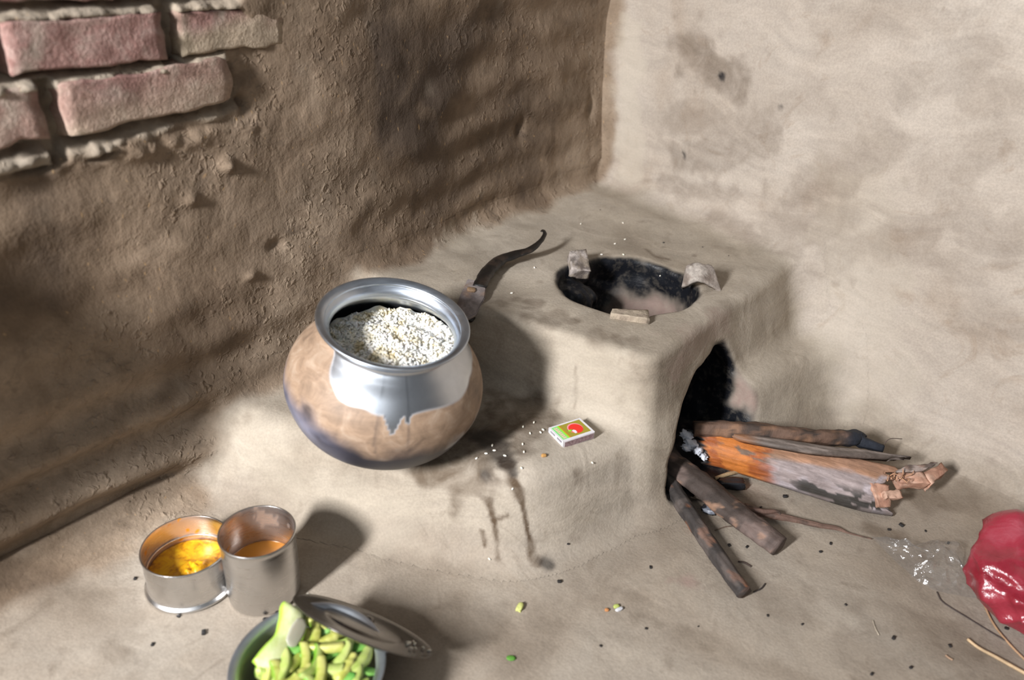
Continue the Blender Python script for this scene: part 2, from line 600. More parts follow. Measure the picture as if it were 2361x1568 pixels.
def simple(name, c1, c2, scale=30, rough=0.8, bump=0.4, bd=0.004, metal_=0.0, spec=0.3, **kw):
    t = NT(name)
    p = t.local()
    a = t.noise(p, scale, 5, 0.65, 0.6)
    c = t.ramp(a, [(0.35, c1), (0.65, c2)])
    return t.fin(c, rough, metal_, t.bump(a, bump, bd), spec, **kw)


def painted(name, rough=0.75, scale=90, bump=0.5, bd=0.003, spec=0.3, stretch=(1, 1, 1), rot=(0, 0, 0), amount=0.55):
    """colour from the per-vertex 'paint' attribute, broken up by noise"""
    t = NT(name)
    p = t.mapv(t.local(), stretch, rot)
    a = t.noise(p, scale, 5, 0.65, 0.4)
    c = t.mix(amount, t.attr('paint', 'Color'), t.ramp(a, [(0.3, (0.35, 0.35, 0.35)), (0.7, (1.35, 1.35, 1.35))]), 'MULTIPLY')
    return t.fin(c, rough, 0.0, t.bump(a, bump, bd), spec)


# ------------------------------------------------------------------ stains: blots and strokes in the place
class Stains:
    def __init__(s): s.items = []

    def blot(s, kind, p, r, amt=1.0): s.items.append((kind, [np.asarray(p)], [r], amt))

    def stroke(s, kind, pts, r, amt=1.0):
        pts = [np.asarray(q) for q in pts]
        rr = r if isinstance(r, (list, tuple)) else [r] * len(pts)
        s.items.append((kind, pts, rr, amt))

    def eval(s, v):
        v = np.asarray(v, np.float32)
        out = {k: np.zeros(len(v), np.float32) for k in ('dirt_and_tone', 'soot', 'pale', 'burnt')}
        jit = 1 + 0.55 * fbm(v[:, 0] * 38, v[:, 1] * 38, v[:, 2] * 38, 7, 3)
        for kind, pts, rr, amt in s.items:
            lo = np.min(pts, 0) - 2.2 * max(rr); hi = np.max(pts, 0) + 2.2 * max(rr)
            sel = np.where(np.all((v > lo) & (v < hi), 1))[0]
            if not len(sel): continue
            q = v[sel]; best = np.full(len(sel), 9.0)
            if len(pts) == 1:
                best = np.linalg.norm(q - pts[0], axis=1) / rr[0]
            for a, b, ra, rb in zip(pts[:-1], pts[1:], rr[:-1], rr[1:]):
                ab = b - a; t = np.clip((q - a) @ ab / (ab @ ab + 1e-12), 0, 1)
                best = np.minimum(best, np.linalg.norm(q - a - t[:, None] * ab, axis=1) / (ra + (rb - ra) * t))
            val = amt * (1 - sstep(0.45, 1.35, best * jit[sel]))
            out[kind][sel] = np.maximum(out[kind][sel], val)
        return out


ST = Stains()
# grime round the pot's place, drips down the ledge
ST.stroke('dirt_and_tone', [hit(1010, 1085), hit(1090, 1035), hit(1180, 985), hit(1235, 925)], [0.03, 0.045, 0.05, 0.025], 0.85)
ST.stroke('dirt_and_tone', [hit(960, 1075), hit(1040, 1100), hit(1100, 1115)], [0.012, 0.018, 0.014], 0.6)
ST.stroke('soot', [hit(1130, 1010), hit(1150, 1050), hit(1185, 1090)], [0.02, 0.016, 0.008], 0.62)
ST.stroke('dirt_and_tone', [hit(1160, 1060), hit(1190, 1120), hit(1205, 1165), hit(1222, 1250), hit(1232, 1298)], [0.012, 0.007, 0.0045, 0.0042, 0.005], 1.0)
ST.stroke('dirt_and_tone', [hit(1128, 1155), hit(1140, 1205), hit(1148, 1288)], [0.008, 0.0048, 0.0045], 1.0)
ST.stroke('dirt_and_tone', [hit(1140, 1200), hit(1170, 1188)], 0.004, 0.9)
ST.stroke('dirt_and_tone', [hit(1112, 1225), hit(1118, 1258)], 0.004, 0.9)
ST.blot('soot', hit(1266, 1304), 0.011, 0.7); ST.blot('dirt_and_tone', hit(1238, 1298), 0.008, 0.9)
ST.stroke('dirt_and_tone', [hit(1330, 1090), hit(1338, 1110)], 0.010, 0.5)
# cooking marks on the stove top
for (x, y, r, a) in ((1235, 700, .018, .6), (1215, 730, .012, .5), (1270, 735, .016, .5), (1380, 775, .020, .6), (1420, 778, .014, .6),
                     (1460, 785, .012, .45), (1215, 600, .010, .35), (1185, 690, .010, .4), (1290, 720, .015, .5), (1330, 740, .012, .6),
                     (1160, 700, .012, .4), (1245, 650, .008, .4), (1400, 590, .010, .4), (1670, 700, .018, .35), (1640, 720, .014, .3),
                     (1525, 595, .006, .5), (1600, 590, .006, .5), (1530, 570, .005, .8), (1650, 640, .010, .3)):
    ST.blot('dirt_and_tone', hit(x, y), r, a)
ST.stroke('dirt_and_tone', [hit(1490, 575), hit(1510, 592), hit(1540, 597)], 0.003, 0.8)
ST.stroke('burnt', [hit(1560, 860), hit(1600, 785), hit(1670, 745)], [0.02, 0.028, 0.02], 0.45)
ST.stroke('pale', [hit(1350, 850), hit(1380, 930), hit(1330, 1000)], 0.05, 0.30)
ST.stroke('pale', [hit(560, 990), hit(700, 1150), hit(900, 1200)], 0.05, 0.2)
ST.stroke('dirt_and_tone', [hit(1320, 760), hit(1328, 850), hit(1325, 940)], 0.003, 0.4)
# smears on the right wall
for (pts, r, a) in (([(1590, 110), (1640, 160), (1690, 190)], .035, .55), ([(1560, 285), (1640, 280), (1750, 300)], .03, .32),
                    ([(1570, 360), (1650, 370), (1760, 330)], .035, .42), ([(1540, 420), (1600, 440), (1680, 450)], .02, .35),
                    ([(1850, 430), (1950, 400), (2060, 330)], .03, .28), ([(1780, 520), (1880, 530), (1960, 500)], .035, .30),
                    ([(2100, 190), (2200, 160), (2280, 120)], .03, .25), ([(2040, 560), (2160, 600), (2260, 640)], .02, .22),
                    ([(1790, 250), (1880, 230)], .03, .2), ([(2200, 420), (2300, 330)], .03, .25)):
    ST.stroke('dirt_and_tone', [hit(*q) for q in pts], r, a)
ST.blot('soot', hit(1664, 175), 0.006, 0.9); ST.blot('soot', hit(1800, 247), 0.004, 0.6); ST.stroke('soot', [hit(1577, 352), hit(1580, 365)], 0.0025, 0.8)
for (pts, r, a) in (([(1900, 60), (2050, 30), (2200, 60)], .03, .18), ([(2250, 230), (2340, 210)], .03, .25), ([(1880, 620), (2000, 560), (2150, 520)], .03, .28), ([(2150, 400), (2210, 500), (2330, 560)], .035, .25),
                    ([(1820, 470), (1900, 430), (1960, 440)], .02, .32), ([(2230, 720), (2340, 760)], .03, .2), ([(1650, 500), (1760, 560), (1830, 580)], .02, .3)):
    ST.stroke('dirt_and_tone', [hit(*q) for q in pts], r, a)
ST.stroke('pale', [hit(1450, 80), hit(1450, 400)], 0.03, 0.4)
ST.stroke('pale', [hit(1980, 480), hit(1990, 860)], 0.07, 0.25)
# darker wiped marks on the left wall
for (pts, r, a) in (([(1030, 300), (1110, 330), (1180, 300)], .03, .4), ([(740, 400), (830, 430), (920, 400)], .035, .4),
                    ([(560, 380), (640, 460), (620, 560)], .03, .35), ([(1290, 230), (1350, 210)], .03, .5), ([(420, 480), (520, 560), (560, 700)], .035, .4),
                    ([(640, 30), (720, 20)], .03, .4), ([(600, 800), (560, 900)], .03, .3), ([(0, 900), (90, 1000)], .03, .3), ([(0, 1150), (200, 1120)], .03, .3)):
    ST.stroke('dirt_and_tone', [hit(*q) for q in pts], r, a)
ST.stroke('pale', [hit(1050, 560), hit(1150, 540)], 0.03, 0.3)
ST.stroke('dirt_and_tone', [hit(0, 1290), hit(230, 1190), hit(430, 1060), hit(540, 880)], [0.05, 0.05, 0.04, 0.03], 0.38)
ST.stroke('dirt_and_tone', [hit(60, 640), hit(220, 820), hit(180, 1000), hit(40, 1120)], 0.10, 0.42)  # broad darker tone over the lower left wall
ST.stroke('dirt_and_tone', [hit(470, 620), hit(500, 760), hit(440, 900)], 0.05, 0.38)
# floor
for (pts, r, a) in (([(1560, 1010), (1640, 1100), (1740, 1160)], .03, .7), ([(1600, 1150), (1650, 1220)], .014, .45), ([(2000, 1220), (2080, 1235)], .012, .6),
                    ([(2100, 1140), (2230, 1150), (2361, 1190)], .035, .35), ([(1700, 1330), (1820, 1400)], .03, .25), ([(900, 1500), (1100, 1480)], .05, .25),
                    ([(1350, 1330), (1500, 1250)], .03, .2), ([(100, 1450), (250, 1500)], .05, .2), ([(1980, 1500), (2200, 1480)], .05, .25)):
    ST.stroke('dirt_and_tone', [hit(*q) for q in pts], r, a)
ST.blot('burnt', hit(1585, 1338), 0.010, 0.9)


# ------------------------------------------------------------------ walls and floor
def sheet(name, P, nu, nv, back, mat, label):
    """a surface of nu x nv points with sides and a back, so that it has thickness"""
    v = P.reshape(-1, 3)
    f = grid_faces(nu, nv)
    idx = np.arange(nu * nv).reshape(nu, nv)
    rim = np.concatenate([idx[:, 0], idx[-1, 1:], idx[-2::-1, -1], idx[0, -2:0:-1]])
    bk = v[rim] + back
    m = len(rim); o = len(v)
    vv = np.vstack([v, bk])
    side = np.stack([rim, np.roll(rim, -1), o + (np.arange(m) + 1) % m, o + np.arange(m)], -1)
    faces = [tuple(q) for q in f] + [tuple(q) for q in side] + [tuple(range(o, o + m))]
    at_ = ST.eval(vv); zn = zones(vv); zn['pale'] = np.maximum(zn['pale'], at_['pale']); at_.update(zn)
    ob = mesh(name, vv, faces, mat, attrs=at_)
    return tag(ob, label, None, None, 'structure')


def wall_points(P0, T, N, hf, t0, t1, z0, z1, st):
    t = np.arange(t0, t1 + st / 2, st); z = np.arange(z0, z1 + st / 2, st)
    TT, ZZ = np.meshgrid(t, z, indexing='ij')
    hh = hf(TT, ZZ)
    X = P0[0] + TT * T[0] + hh * N[0]; Y = P0[1] + TT * T[1] + hh * N[1]
    return np.stack([X, Y, ZZ], -1), len(t), len(z)


P, a, b = wall_points(PL, TL, NL, h_left, -0.75, 1.12, -0.03, 0.95, 0.0034)
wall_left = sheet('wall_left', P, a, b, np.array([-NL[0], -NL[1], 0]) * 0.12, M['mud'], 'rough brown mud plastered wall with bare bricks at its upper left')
P, a, b = wall_points(PR, TR, NR, h_right, -0.10, 1.5, -0.03, 0.95, 0.005)
wall_right = sheet('wall_right', P[::-1], a, b, np.array([-NR[0], -NR[1], 0]) * 0.12, M['mud'], 'pale smooth mud wall behind the stove on the right')
xs = np.arange(-1.15, 1.15, 0.006); ys = np.arange(-0.55, 1.75, 0.006)
XX, YY = np.meshgrid(xs, ys, indexing='ij')
floor = sheet('floor', np.stack([XX, YY, h_floor(XX, YY)], -1), len(xs), len(ys), np.array([0, 0, -0.1]), M['mud'], 'trodden grey brown mud floor')

# bare bricks in the left wall
bricks = ((-0.108, 0.056, 0.586, 0.634, 0.0, 0.004), (0.073, 0.215, 0.587, 0.633, 0.55, -0.001), (-0.068, 0.133, 0.519, 0.571, 0.35, 0.004),
          (-0.285, -0.083, 0.517, 0.570, 0.15, 0.002), (-0.310, -0.124, 0.585, 0.634, 0.0, 0.0), (-0.140, 0.060, 0.650, 0.705, 0.0, 0.0), (0.074, 0.26, 0.652, 0.705, 0.3, -0.003))
for k, (t0, t1, z0, z1, clay, out) in enumerate(bricks):
    v, f = rock((0, 0, 0), (2, 2, 2), seed=100 + k, amp=0.0, sub=14, box=0.93)
    v = v / np.abs(v).max(0)
    L, D, Hh = (t1 - t0), 0.075, (z1 - z0)
    tl = (t0 + t1) / 2 + v[:, 0] * L / 2; dd = out - D / 2 + v[:, 1] * D / 2; zz = (z0 + z1) / 2 + v[:, 2] * Hh / 2
    if k in (2, 3): zz = zz + 0.055 * (tl - t0) * (1 if k == 2 else 0.5)
    nse = 0.0022 * fbm(tl * 45, dd * 45, zz * 45, 200 + k, 3)
    s = np.sign(v) * (np.abs(v) > 0.8)
    tl = tl + s[:, 0] * nse; dd = dd + s[:, 1] * nse * 0.8; zz = zz + s[:, 2] * nse * 1.4
    wv = np.stack([PL[0] + tl * TL[0] + dd * NL[0], PL[1] + tl * TL[1] + dd * NL[1], zz], -1)
    cl = np.clip(clay * 1.6 * sstep(-0.9, 0.6, v[:, 0] * 0.7 - v[:, 2] * 0.9 + 0.5 * fbm(tl * 25, zz * 25, 0, 9, 2)) + 0.5 * clay * (v[:, 0] < -0.8), 0, 1)
    mesh('brick', wv, f, M['brick'], wall_left, attrs={'clay': cl})


# ------------------------------------------------------------------ the stove: a distance field meshed in one skin
def surface_nets(F, org, h):
    S = F < 0
    n = np.array(F.shape) - 1
    cnt = np.zeros(n, np.int8)
    for a in (0, 1):
        for b_ in (0, 1):
            for c in (0, 1):
                cnt += S[a:a + n[0], b_:b_ + n[1], c:c + n[2]]
    act = np.argwhere((cnt > 0) & (cnt < 8))
    vid = np.full(n, -1, np.int64); vid[tuple(act.T)] = np.arange(len(act))
    acc = np.zeros((len(act), 3)); num = np.zeros(len(act))
    cor = [(a, b_, c) for a in (0, 1) for b_ in (0, 1) for c in (0, 1)]
    for p in cor:
        for ax_ in range(3):
            if p[ax_]: continue
            q = list(p); q[ax_] = 1
            fp = F[tuple((act + p).T)]; fq = F[tuple((act + q).T)]
            x = (fp < 0) != (fq < 0)
            t = fp[x] / (fp[x] - fq[x])
            e = np.tile(np.array(p, float), (x.sum(), 1)); e[:, ax_] = t
            acc[x] += e; num[x] += 1
    V = (act + acc / num[:, None]) * h + org
    Fs = []
    for ax_ in range(3):
        o1, o2 = [(1, 2), (2, 0), (0, 1)][ax_]
        sl0 = [slice(1, -1)] * 3; sl1 = [slice(1, -1)] * 3
        sl0[ax_] = slice(0, -1); sl1[ax_] = slice(1, None)
        A, B = S[tuple(sl0)], S[tuple(sl1)]
        e = np.argwhere(A != B); fl = A[tuple(e.T)]
        e = e + 1; e[:, ax_] -= 1
        d1 = np.zeros(3, int); d1[o1] = 1
        d2 = np.zeros(3, int); d2[o2] = 1
        qd = np.stack([vid[tuple((e - d1 - d2).T)], vid[tuple((e - d2).T)], vid[tuple(e.T)], vid[tuple((e - d1).T)]], -1)
        qd[~fl] = qd[~fl][:, ::-1]
        Fs.append(qd)
    return V, np.vstack(Fs)


hg = 0.004
gx, gy, gz = np.arange(-0.83, 0.14, hg), np.arange(0.47, 1.64, hg), np.arange(-0.03, 0.37, hg)
BL = 8
nb = [int(math.ceil((len(q) - 1) / BL)) for q in (gx, gy, gz)]
gx, gy, gz = [q[0] + hg * np.arange(n_ * BL) for q, n_ in zip((gx, gy, gz), nb)]
cX, cY, cZ = np.meshgrid(*[q[0] + hg * (BL * np.arange(n_) + BL / 2 - 0.5) for q, n_ in zip((gx, gy, gz), nb)], indexing='ij')
FC = d_total(cX, cY, cZ)[0]
FT = np.repeat(np.repeat(np.repeat(FC, BL, 0), BL, 1), BL, 2).astype(np.float32)
near = np.argwhere(np.abs(FC) < hg * BL * 1.25)
ii = np.arange(BL)
for c0 in range(0, len(near), 600):
    nn_ = near[c0:c0 + 600] * BL
    I = (nn_[:, 0, None] + ii)[:, :, None, None]; J = (nn_[:, 1, None] + ii)[:, None, :, None]; K = (nn_[:, 2, None] + ii)[:, None, None, :]
    FT[I, J, K] = d_total(*np.broadcast_arrays(gx[I], gy[J], gz[K]))[0]
V, Q = surface_nets(FT, np.array([gx[0], gy[0], gz[0]]), hg)
tt, ee, cc = d_total(V[:, 0], V[:, 1], V[:, 2])
# settle the points on the true surface
for _ in range(2):
    g = np.stack([d_total(V[:, 0] + 1e-3 * a, V[:, 1] + 1e-3 * b, V[:, 2] + 1e-3 * c)[0] - tt for a, b, c in ((1, 0, 0), (0, 1, 0), (0, 0, 1))], -1) / 1e-3
    gl = np.maximum((g * g).sum(1), 0.25)
    V = V - np.clip(tt / gl, -0.002, 0.002)[:, None] * g
    tt, ee, cc = d_total(V[:, 0], V[:, 1], V[:, 2])
keep = (ee - tt) > 0.0007
fk = keep[Q].any(1)
Q = Q[fk]
used = np.unique(Q); mp = np.full(len(V), -1); mp[used] = np.arange(len(used))
V = V[used]; Q = mp[Q]; cc = cc[used]
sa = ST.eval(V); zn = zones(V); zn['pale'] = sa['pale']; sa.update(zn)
inside = 1 - sstep(0.0015, 0.010, cc + 0.002 * fbm(V[:, 0] * 45, V[:, 1] * 45, V[:, 2] * 45, 3, 2) + 0.012 * sstep(0.20, 0.238, V[:, 2]) * 0)
rr_ = np.sqrt((V[:, 0] - HC[0]) ** 2 + (V[:, 1] - HC[1]) ** 2)
# scorched pink clay low in the well and on the far cheek of the mouth, soot elsewhere
wn = 0.03 * fbm(V[:, 0] * 26, V[:, 1] * 26, V[:, 2] * 26, 13, 3)
pink = inside * sstep(0.195, 0.155, V[:, 2] + wn * 0.5) * sstep(-0.37, -0.32, V[:, 0] + wn * 0.4) * sstep(-0.20, -0.225, V[:, 0]) * sstep(1.12, 1.17, V[:, 1])
qq = (V[:, 0] + 0.105) * -0.92 + (V[:, 1] - 1.03) * 0.39
cheek = inside * sstep(0.046, 0.028, qq + wn * 0.3) * sstep(1.06, 1.10, V[:, 1]) * sstep(0.055, 0.080, V[:, 2] + wn * 0.5)
sa['burnt'] = np.maximum(sa['burnt'], np.clip(pink + cheek, 0, 1))
deep = inside * (1 - 0.75 * pink) * (1 - 0.92 * cheek)
sa['soot'] = np.maximum(sa['soot'], deep)
mud_stove = mesh('mud_stove', V, Q, M['mud'], loc=(-0.35, 1.0, 0.0), attrs=sa)
tag(mud_stove, 'grey mud cooking stove with fire hole, arched mouth and lower pot ledge in the corner', 'stove')


# ---- objects marker
# ------------------------------------------------------------------ aluminium pot of rice
POT = np.array([-0.506, 0.712, 0.1245])
AX = Vector((0.185, -0.045, 1.0)).normalized()


def tilt(v, org, axis):
    v = np.asarray(v) * np.array([1.0, 1.0, 0.905])
    q = Vector((0, 0, 1)).rotation_difference(axis).to_matrix()
    return np.asarray(v) @ np.array(q).T + org


def pot_mat():
    t = NT('mud_coated_aluminium')
    p = t.local()
    a = t.noise(p, 40, 5, 0.65, 0.6); g = t.noise(p, 260, 3, 0.6)
    ring = t.noise(t.mapv(p, (3, 3, 160)), 1.0, 3, 0.6)
    alu = t.mix(t.ramp(a, [(0.35, 0.0), (0.7, 0.4)]), (0.60, 0.63, 0.67), (0.45, 0.48, 0.52))
    coat = t.ramp(a, [(0.30, (0.20, 0.135, 0.09)), (0.52, (0.33, 0.225, 0.15)), (0.72, (0.43, 0.325, 0.24))])
    coat = t.mix(0.25, coat, t.ramp(ring, [(0.35, (0.5, 0.5, 0.5)), (0.65, (1.1, 1.1, 1.1))]), 'MULTIPLY')
    coat = t.mix(t.attr('soot'), coat, t.mix(t.attr('painted_sheen'), (0.026, 0.025, 0.034), (0.19, 0.19, 0.25)))  # lighter bluish sheen painted into the soot colour
    m = t.attr('coat')
    c = t.mix(m, alu, coat)
    ro = t.math('ADD', t.math('MULTIPLY', m, 0.24), 0.34)
    ro = t.math('SUBTRACT', ro, t.math('MULTIPLY', t.attr('soot'), 0.14))
    me = t.math('SUBTRACT', 1.0, m)
    h = t.math('ADD', t.math('MULTIPLY', m, 0.6), t.math('MULTIPLY', a, t.math('MULTIPLY', m, 0.5)))
    return t.fin(c, ro, me, t.bump(h, 0.15, 0.003), 0.45)


M['pot'] = pot_mat()
M['alu'] = metal('pot_aluminium', (0.60, 0.655, 0.73), 0.38)
pot = thing('aluminium_pot', 'round aluminium pot with clay smeared belly, full of boiled rice, on the ledge', 'pot', tuple(POT))
outer = spline([(0.0, 0.0), (0.035, 0.0015), (0.075, 0.013), (0.107, 0.042), (0.1235, 0.078), (0.1265, 0.104), (0.120, 0.132), (0.104, 0.158),
                (0.088, 0.174), (0.0805, 0.182), (0.0785, 0.188)], 210)
inner = spline([(0.0765, 0.188), (0.078, 0.182), (0.086, 0.172), (0.102, 0.155), (0.117, 0.132), (0.1235, 0.104), (0.1205, 0.08), (0.104, 0.045), (0.07, 0.016), (0.0, 0.006)], 50)
v, f = lathe(np.vstack([outer, inner]), 260)
ang = np.arctan2(v[:, 1], v[:, 0]); hgt = v[:, 2]
isout = np.tile(np.arange(len(outer) + len(inner)) < len(outer), 260)
camang = math.atan2(-POT[1], -POT[0])
da = (ang - camang + math.pi) % (2 * math.pi) - math.pi            # 0 faces the viewer, + to the viewer's right
edge = 0.147 + 0.003 * fbm(v[:, 0] * 30, v[:, 1] * 30, 0, 4, 2)
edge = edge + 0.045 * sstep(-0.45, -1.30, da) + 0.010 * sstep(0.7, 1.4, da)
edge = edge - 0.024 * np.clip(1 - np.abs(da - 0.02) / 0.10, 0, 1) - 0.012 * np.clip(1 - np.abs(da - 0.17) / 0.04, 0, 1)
coat = (1 - sstep(-0.0022, 0.0022, hgt - edge)) * isout
n1 = fbm(v[:, 0] * 34, v[:, 1] * 34, v[:, 2] * 34, 8, 3)
coat = coat * (1 - 0.55 * sstep(0.35, 0.6, n1) * sstep(0.5, 0.8, da) * sstep(0.115, 0.07, hgt))
leafw = 0.155 * np.clip((hgt - 0.048) / 0.06, 0, 1) ** 0.7
leaf = (1 - sstep(0.008, 0.020, np.abs(np.abs(da - 0.03) - leafw))) * sstep(0.048, 0.055, hgt)
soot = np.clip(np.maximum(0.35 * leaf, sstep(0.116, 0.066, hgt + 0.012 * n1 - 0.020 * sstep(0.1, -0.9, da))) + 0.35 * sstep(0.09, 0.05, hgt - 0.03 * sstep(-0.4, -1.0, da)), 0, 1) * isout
mesh('body', tilt(v, POT, AX), f, M['pot'], pot, attrs={'coat': coat, 'soot': soot, 'painted_sheen': sstep(-0.25, -0.75, da) * (0.6 + 0.4 * n1)})
rim = spline([(0.0785, 0.187), (0.081, 0.192), (0.087, 0.1975), (0.0935, 0.201), (0.0965, 0.2035), (0.0975, 0.206), (0.0965, 0.2078), (0.0935, 0.2076), (0.088, 0.2052),
              (0.081, 0.199), (0.0775, 0.193), (0.0765, 0.187)], 60)
v, f = lathe(rim, 160)
v = v * np.where(np.hypot(v[:, 0], v[:, 1]) > 0.084, 0.965, 1.0)[:, None] ** np.array([1, 1, 0])
o = mesh('rim', tilt(v, POT, AX), f, M['alu'], pot)

# boiled rice heaped inside
def rice_mat():
    t = NT('boiled_rice_grain')
    p = t.local()
    a = t.noise(p, 55, 4, 0.6)
    c = t.ramp(a, [(0.34, (0.70, 0.60, 0.38)), (0.46, (0.86, 0.82, 0.70)), (0.58, (0.90, 0.89, 0.85))])
    return t.fin(c, 0.45, 0.0, None, 0.5, Subsurface_Weight=0.25, Subsurface_Radius=(0.004, 0.003, 0.002))


M['rice'] = rice_mat()


def rice_h(x, y):
    vx = -(x * math.cos(camang) + y * math.sin(camang))            # away from the viewer
    vy = x * math.cos(camang - math.pi / 2) + y * math.sin(camang - math.pi / 2)
    base = 0.160 + 0.012 * np.exp(-((vx + 0.0) ** 2 + (vy - 0.005) ** 2) / 0.05 ** 2) - 0.09 * vx - 0.14 * vy
    return base + 0.0055 * fbm(x * 55, y * 55, 0, 14, 3)


gv, gf = [], []
rr = np.linspace(0, 0.098, 34); aa = np.linspace(0, 2 * math.pi, 90, endpoint=False)
RR, AA = np.meshgrid(rr, aa, indexing='ij')
rx, ry = RR * np.cos(AA), RR * np.sin(AA)
_iz = np.array([0.006, 0.016, 0.045, 0.08, 0.104, 0.132, 0.155, 0.172, 0.182, 0.188]); _ir = np.array([0.0, 0.07, 0.104, 0.1205, 0.1235, 0.117, 0.102, 0.086, 0.078, 0.0765])
r_in = lambda z: np.interp(z, _iz, _ir) - 0.003
for _ in range(6):                                                  # keep the heap inside the pot's wall
    hz_ = np.minimum(rice_h(rx, ry) - 0.002, 0.180)
    k_ = np.minimum(1.0, r_in(hz_) / np.maximum(np.hypot(rx, ry), 1e-6))
    rx, ry = rx * k_, ry * k_
hz_ = np.minimum(rice_h(rx, ry) - 0.002, 0.180)
bed = np.stack([rx, ry, hz_], -1).reshape(-1, 3)
bedf = []
for i in range(len(rr) - 1):
    for j in range(len(aa)):
        bedf.append((i * 90 + j, (i + 1) * 90 + j, (i + 1) * 90 + (j + 1) % 90, i * 90 + (j + 1) % 90))
bm = bmesh.new(); bmesh.ops.create_icosphere(bm, subdivisions=1, radius=1.0)
ico_v = np.array([q.co[:] for q in bm.verts]); ico_f = [[q.index for q in x.verts] for x in bm.faces]; bm.free()


def grain(c, L, Wd, rot):
    R = np.array(rot)
    return (ico_v * np.array([L, Wd, Wd])) @ R.T + c


def rand_rot(r, flat=0.5):
    a = r.uniform(0, 2 * math.pi); b = r.normal(0, flat)
    return (Matrix.Rotation(a, 3, 'Z') @ Matrix.Rotation(b, 3, 'Y'))


parts_ = [(bed, bedf)]
for i in range(3400):
    r = 0.088 * math.sqrt(rng.uniform()); a = rng.uniform(0, 2 * math.pi)
    x, y = r * math.cos(a), r * math.sin(a)
    z = min(float(rice_h(x, y)), 0.181)
    if r > r_in(z) - 0.002: continue
    z += rng.uniform(-0.001, 0.0022)
    parts_.append((grain((x, y, z), rng.uniform(0.0026, 0.0040), rng.uniform(0.0013, 0.0018), rand_rot(rng, 0.6)), ico_f))
v, f = join(*parts_)
rice = mesh('boiled_rice', tilt(v, POT, AX), f, M['rice'], loc=tuple(POT + np.array(AX) * 0.16))
tag(rice, 'heap of white boiled rice filling the aluminium pot', 'rice', None, 'stuff')

# stray grains on the ledge and stove
gr0 = None
for (x, y) in ((1206, 985), (1231, 975), (1246, 998), (1252, 992), (1222, 1000), (1205, 1025), (1140, 1040), (1121, 1047), (1164, 1052), (1182, 1128),
               (1202, 1080), (1208, 1043), (1099, 1058), (1135, 1028), (1339, 517), (1441, 553), (1418, 563), (1387, 588), (1437, 588), (1180, 677),
               (1318, 632), (1522, 637), (1232, 618), (1436, 515), (1290, 1340), (1128, 1290), (1365, 1068)):
    p = hit(x, y)
    if gr0 is None:
        gr0 = mesh('rice_grain', grain(np.zeros(3), 0.0030, 0.0014, np.eye(3)), ico_f, M['rice'], loc=(0, 0, 0)); o = gr0
    else:
        o = gr0.copy(); COL.objects.link(o)
    o.location = (p[0], p[1], p[2] + 0.0011); o.rotation_euler = (0, 0, rng.uniform(0, 3.1))
    tag(o, 'single stray white rice grain on the mud beside the stove', 'rice grain', 'stray rice grains')

# ------------------------------------------------------------------ floor knife behind the pot
def paint_noise(v, base, alts, freq=30, seed=0):
    c = np.tile(np.array(base, float), (len(v), 1))
    for k, (col, th, amp) in enumerate(alts):
        n = fbm(v[:, 0] * freq, v[:, 1] * freq, v[:, 2] * freq, seed + 31 * k, 3)
        w = (sstep(th, th + 0.25, n) * amp)[:, None]
        c = c * (1 - w) + np.array(col) * w
    return c


M['rust'] = painted('rusty_iron', 0.62, 120, 0.5, 0.002, 0.5)
M['black_iron'] = painted('blackened_iron', 0.42, 120, 0.45, 0.002, 0.5)
kn = thing('floor_knife', 'curved black floor knife with a rusty foot plate, lying behind the pot', 'knife', tuple(at(1095, 690, 0.24)))
bl = spline([np.append(at(1104, 662, 0.247), 0.011), np.append(at(1124, 628, 0.249), 0.0125), np.append(at(1150, 602, 0.252), 0.0125), np.append(at(1185, 588, 0.256), 0.012),
             np.append(at(1222, 576, 0.262), 0.0085), np.append(at(1246, 556, 0.268), 0.0050), np.append(at(1256, 540, 0.272), 0.0035), np.append(at(1253, 531, 0.275), 0.0030), np.append(at(1248, 534, 0.275), 0.0020)], 60)
v, f = tube(bl[:, :3], bl[:, 3], 12, 0.32, 0.10, 5, 90)
mesh('blade', v, f, M['black_iron'], kn, colors=paint_noise(v, (0.010, 0.0085, 0.0075), [((0.035, 0.024, 0.018), 0.3, 0.8)], 60, 2))
pc = [at(1062, 684, 0.2415), at(1078, 647, 0.2450), at(1122, 658, 0.2450), at(1118, 690, 0.2415), at(1098, 726, 0.232), at(1070, 740, 0.226), at(1040, 735, 0.222)]
bm = bmesh.new()
top = [bm.verts.new(Vector(p) + Vector((0, 0, 0.004))) for p in pc]
fc = bm.faces.new(top)
ex = bmesh.ops.extrude_face_region(bm, geom=[fc])
bmesh.ops.translate(bm, verts=[q for q in ex['geom'] if isinstance(q, bmesh.types.BMVert)], vec=(0.0, -0.002, -0.007))
bmesh.ops.recalc_face_normals(bm, faces=bm.faces[:])
bmesh.ops.bevel(bm, geom=bm.edges[:], offset=0.0015, segments=2, affect='EDGES')
bmesh.ops.triangulate(bm, faces=bm.faces[:])
bmesh.ops.subdivide_edges(bm, edges=bm.edges[:], cuts=3, use_grid_fill=True)
v = np.array([q.co[:] for q in bm.verts]); f = [[q.index for q in x.verts] for x in bm.faces]; bm.free()
plate = mesh('foot_plate', v, f, M['rust'], kn, smooth=False, colors=paint_noise(v, (0.30, 0.26, 0.25), [((0.36, 0.24, 0.17), 0.25, 0.8), ((0.15, 0.12, 0.115), 0.2, 0.7)], 55, 4))
c = at(1087, 668, 0.2485)
v, f = rock(c, (0.013, 0.012, 0.005), (0, 0.1, 0.5), 3, 0.1, 4, 0.4)
mesh('rivet', v, f, M['rust'], kn, colors=np.tile((0.34, 0.22, 0.13), (len(v), 1)))
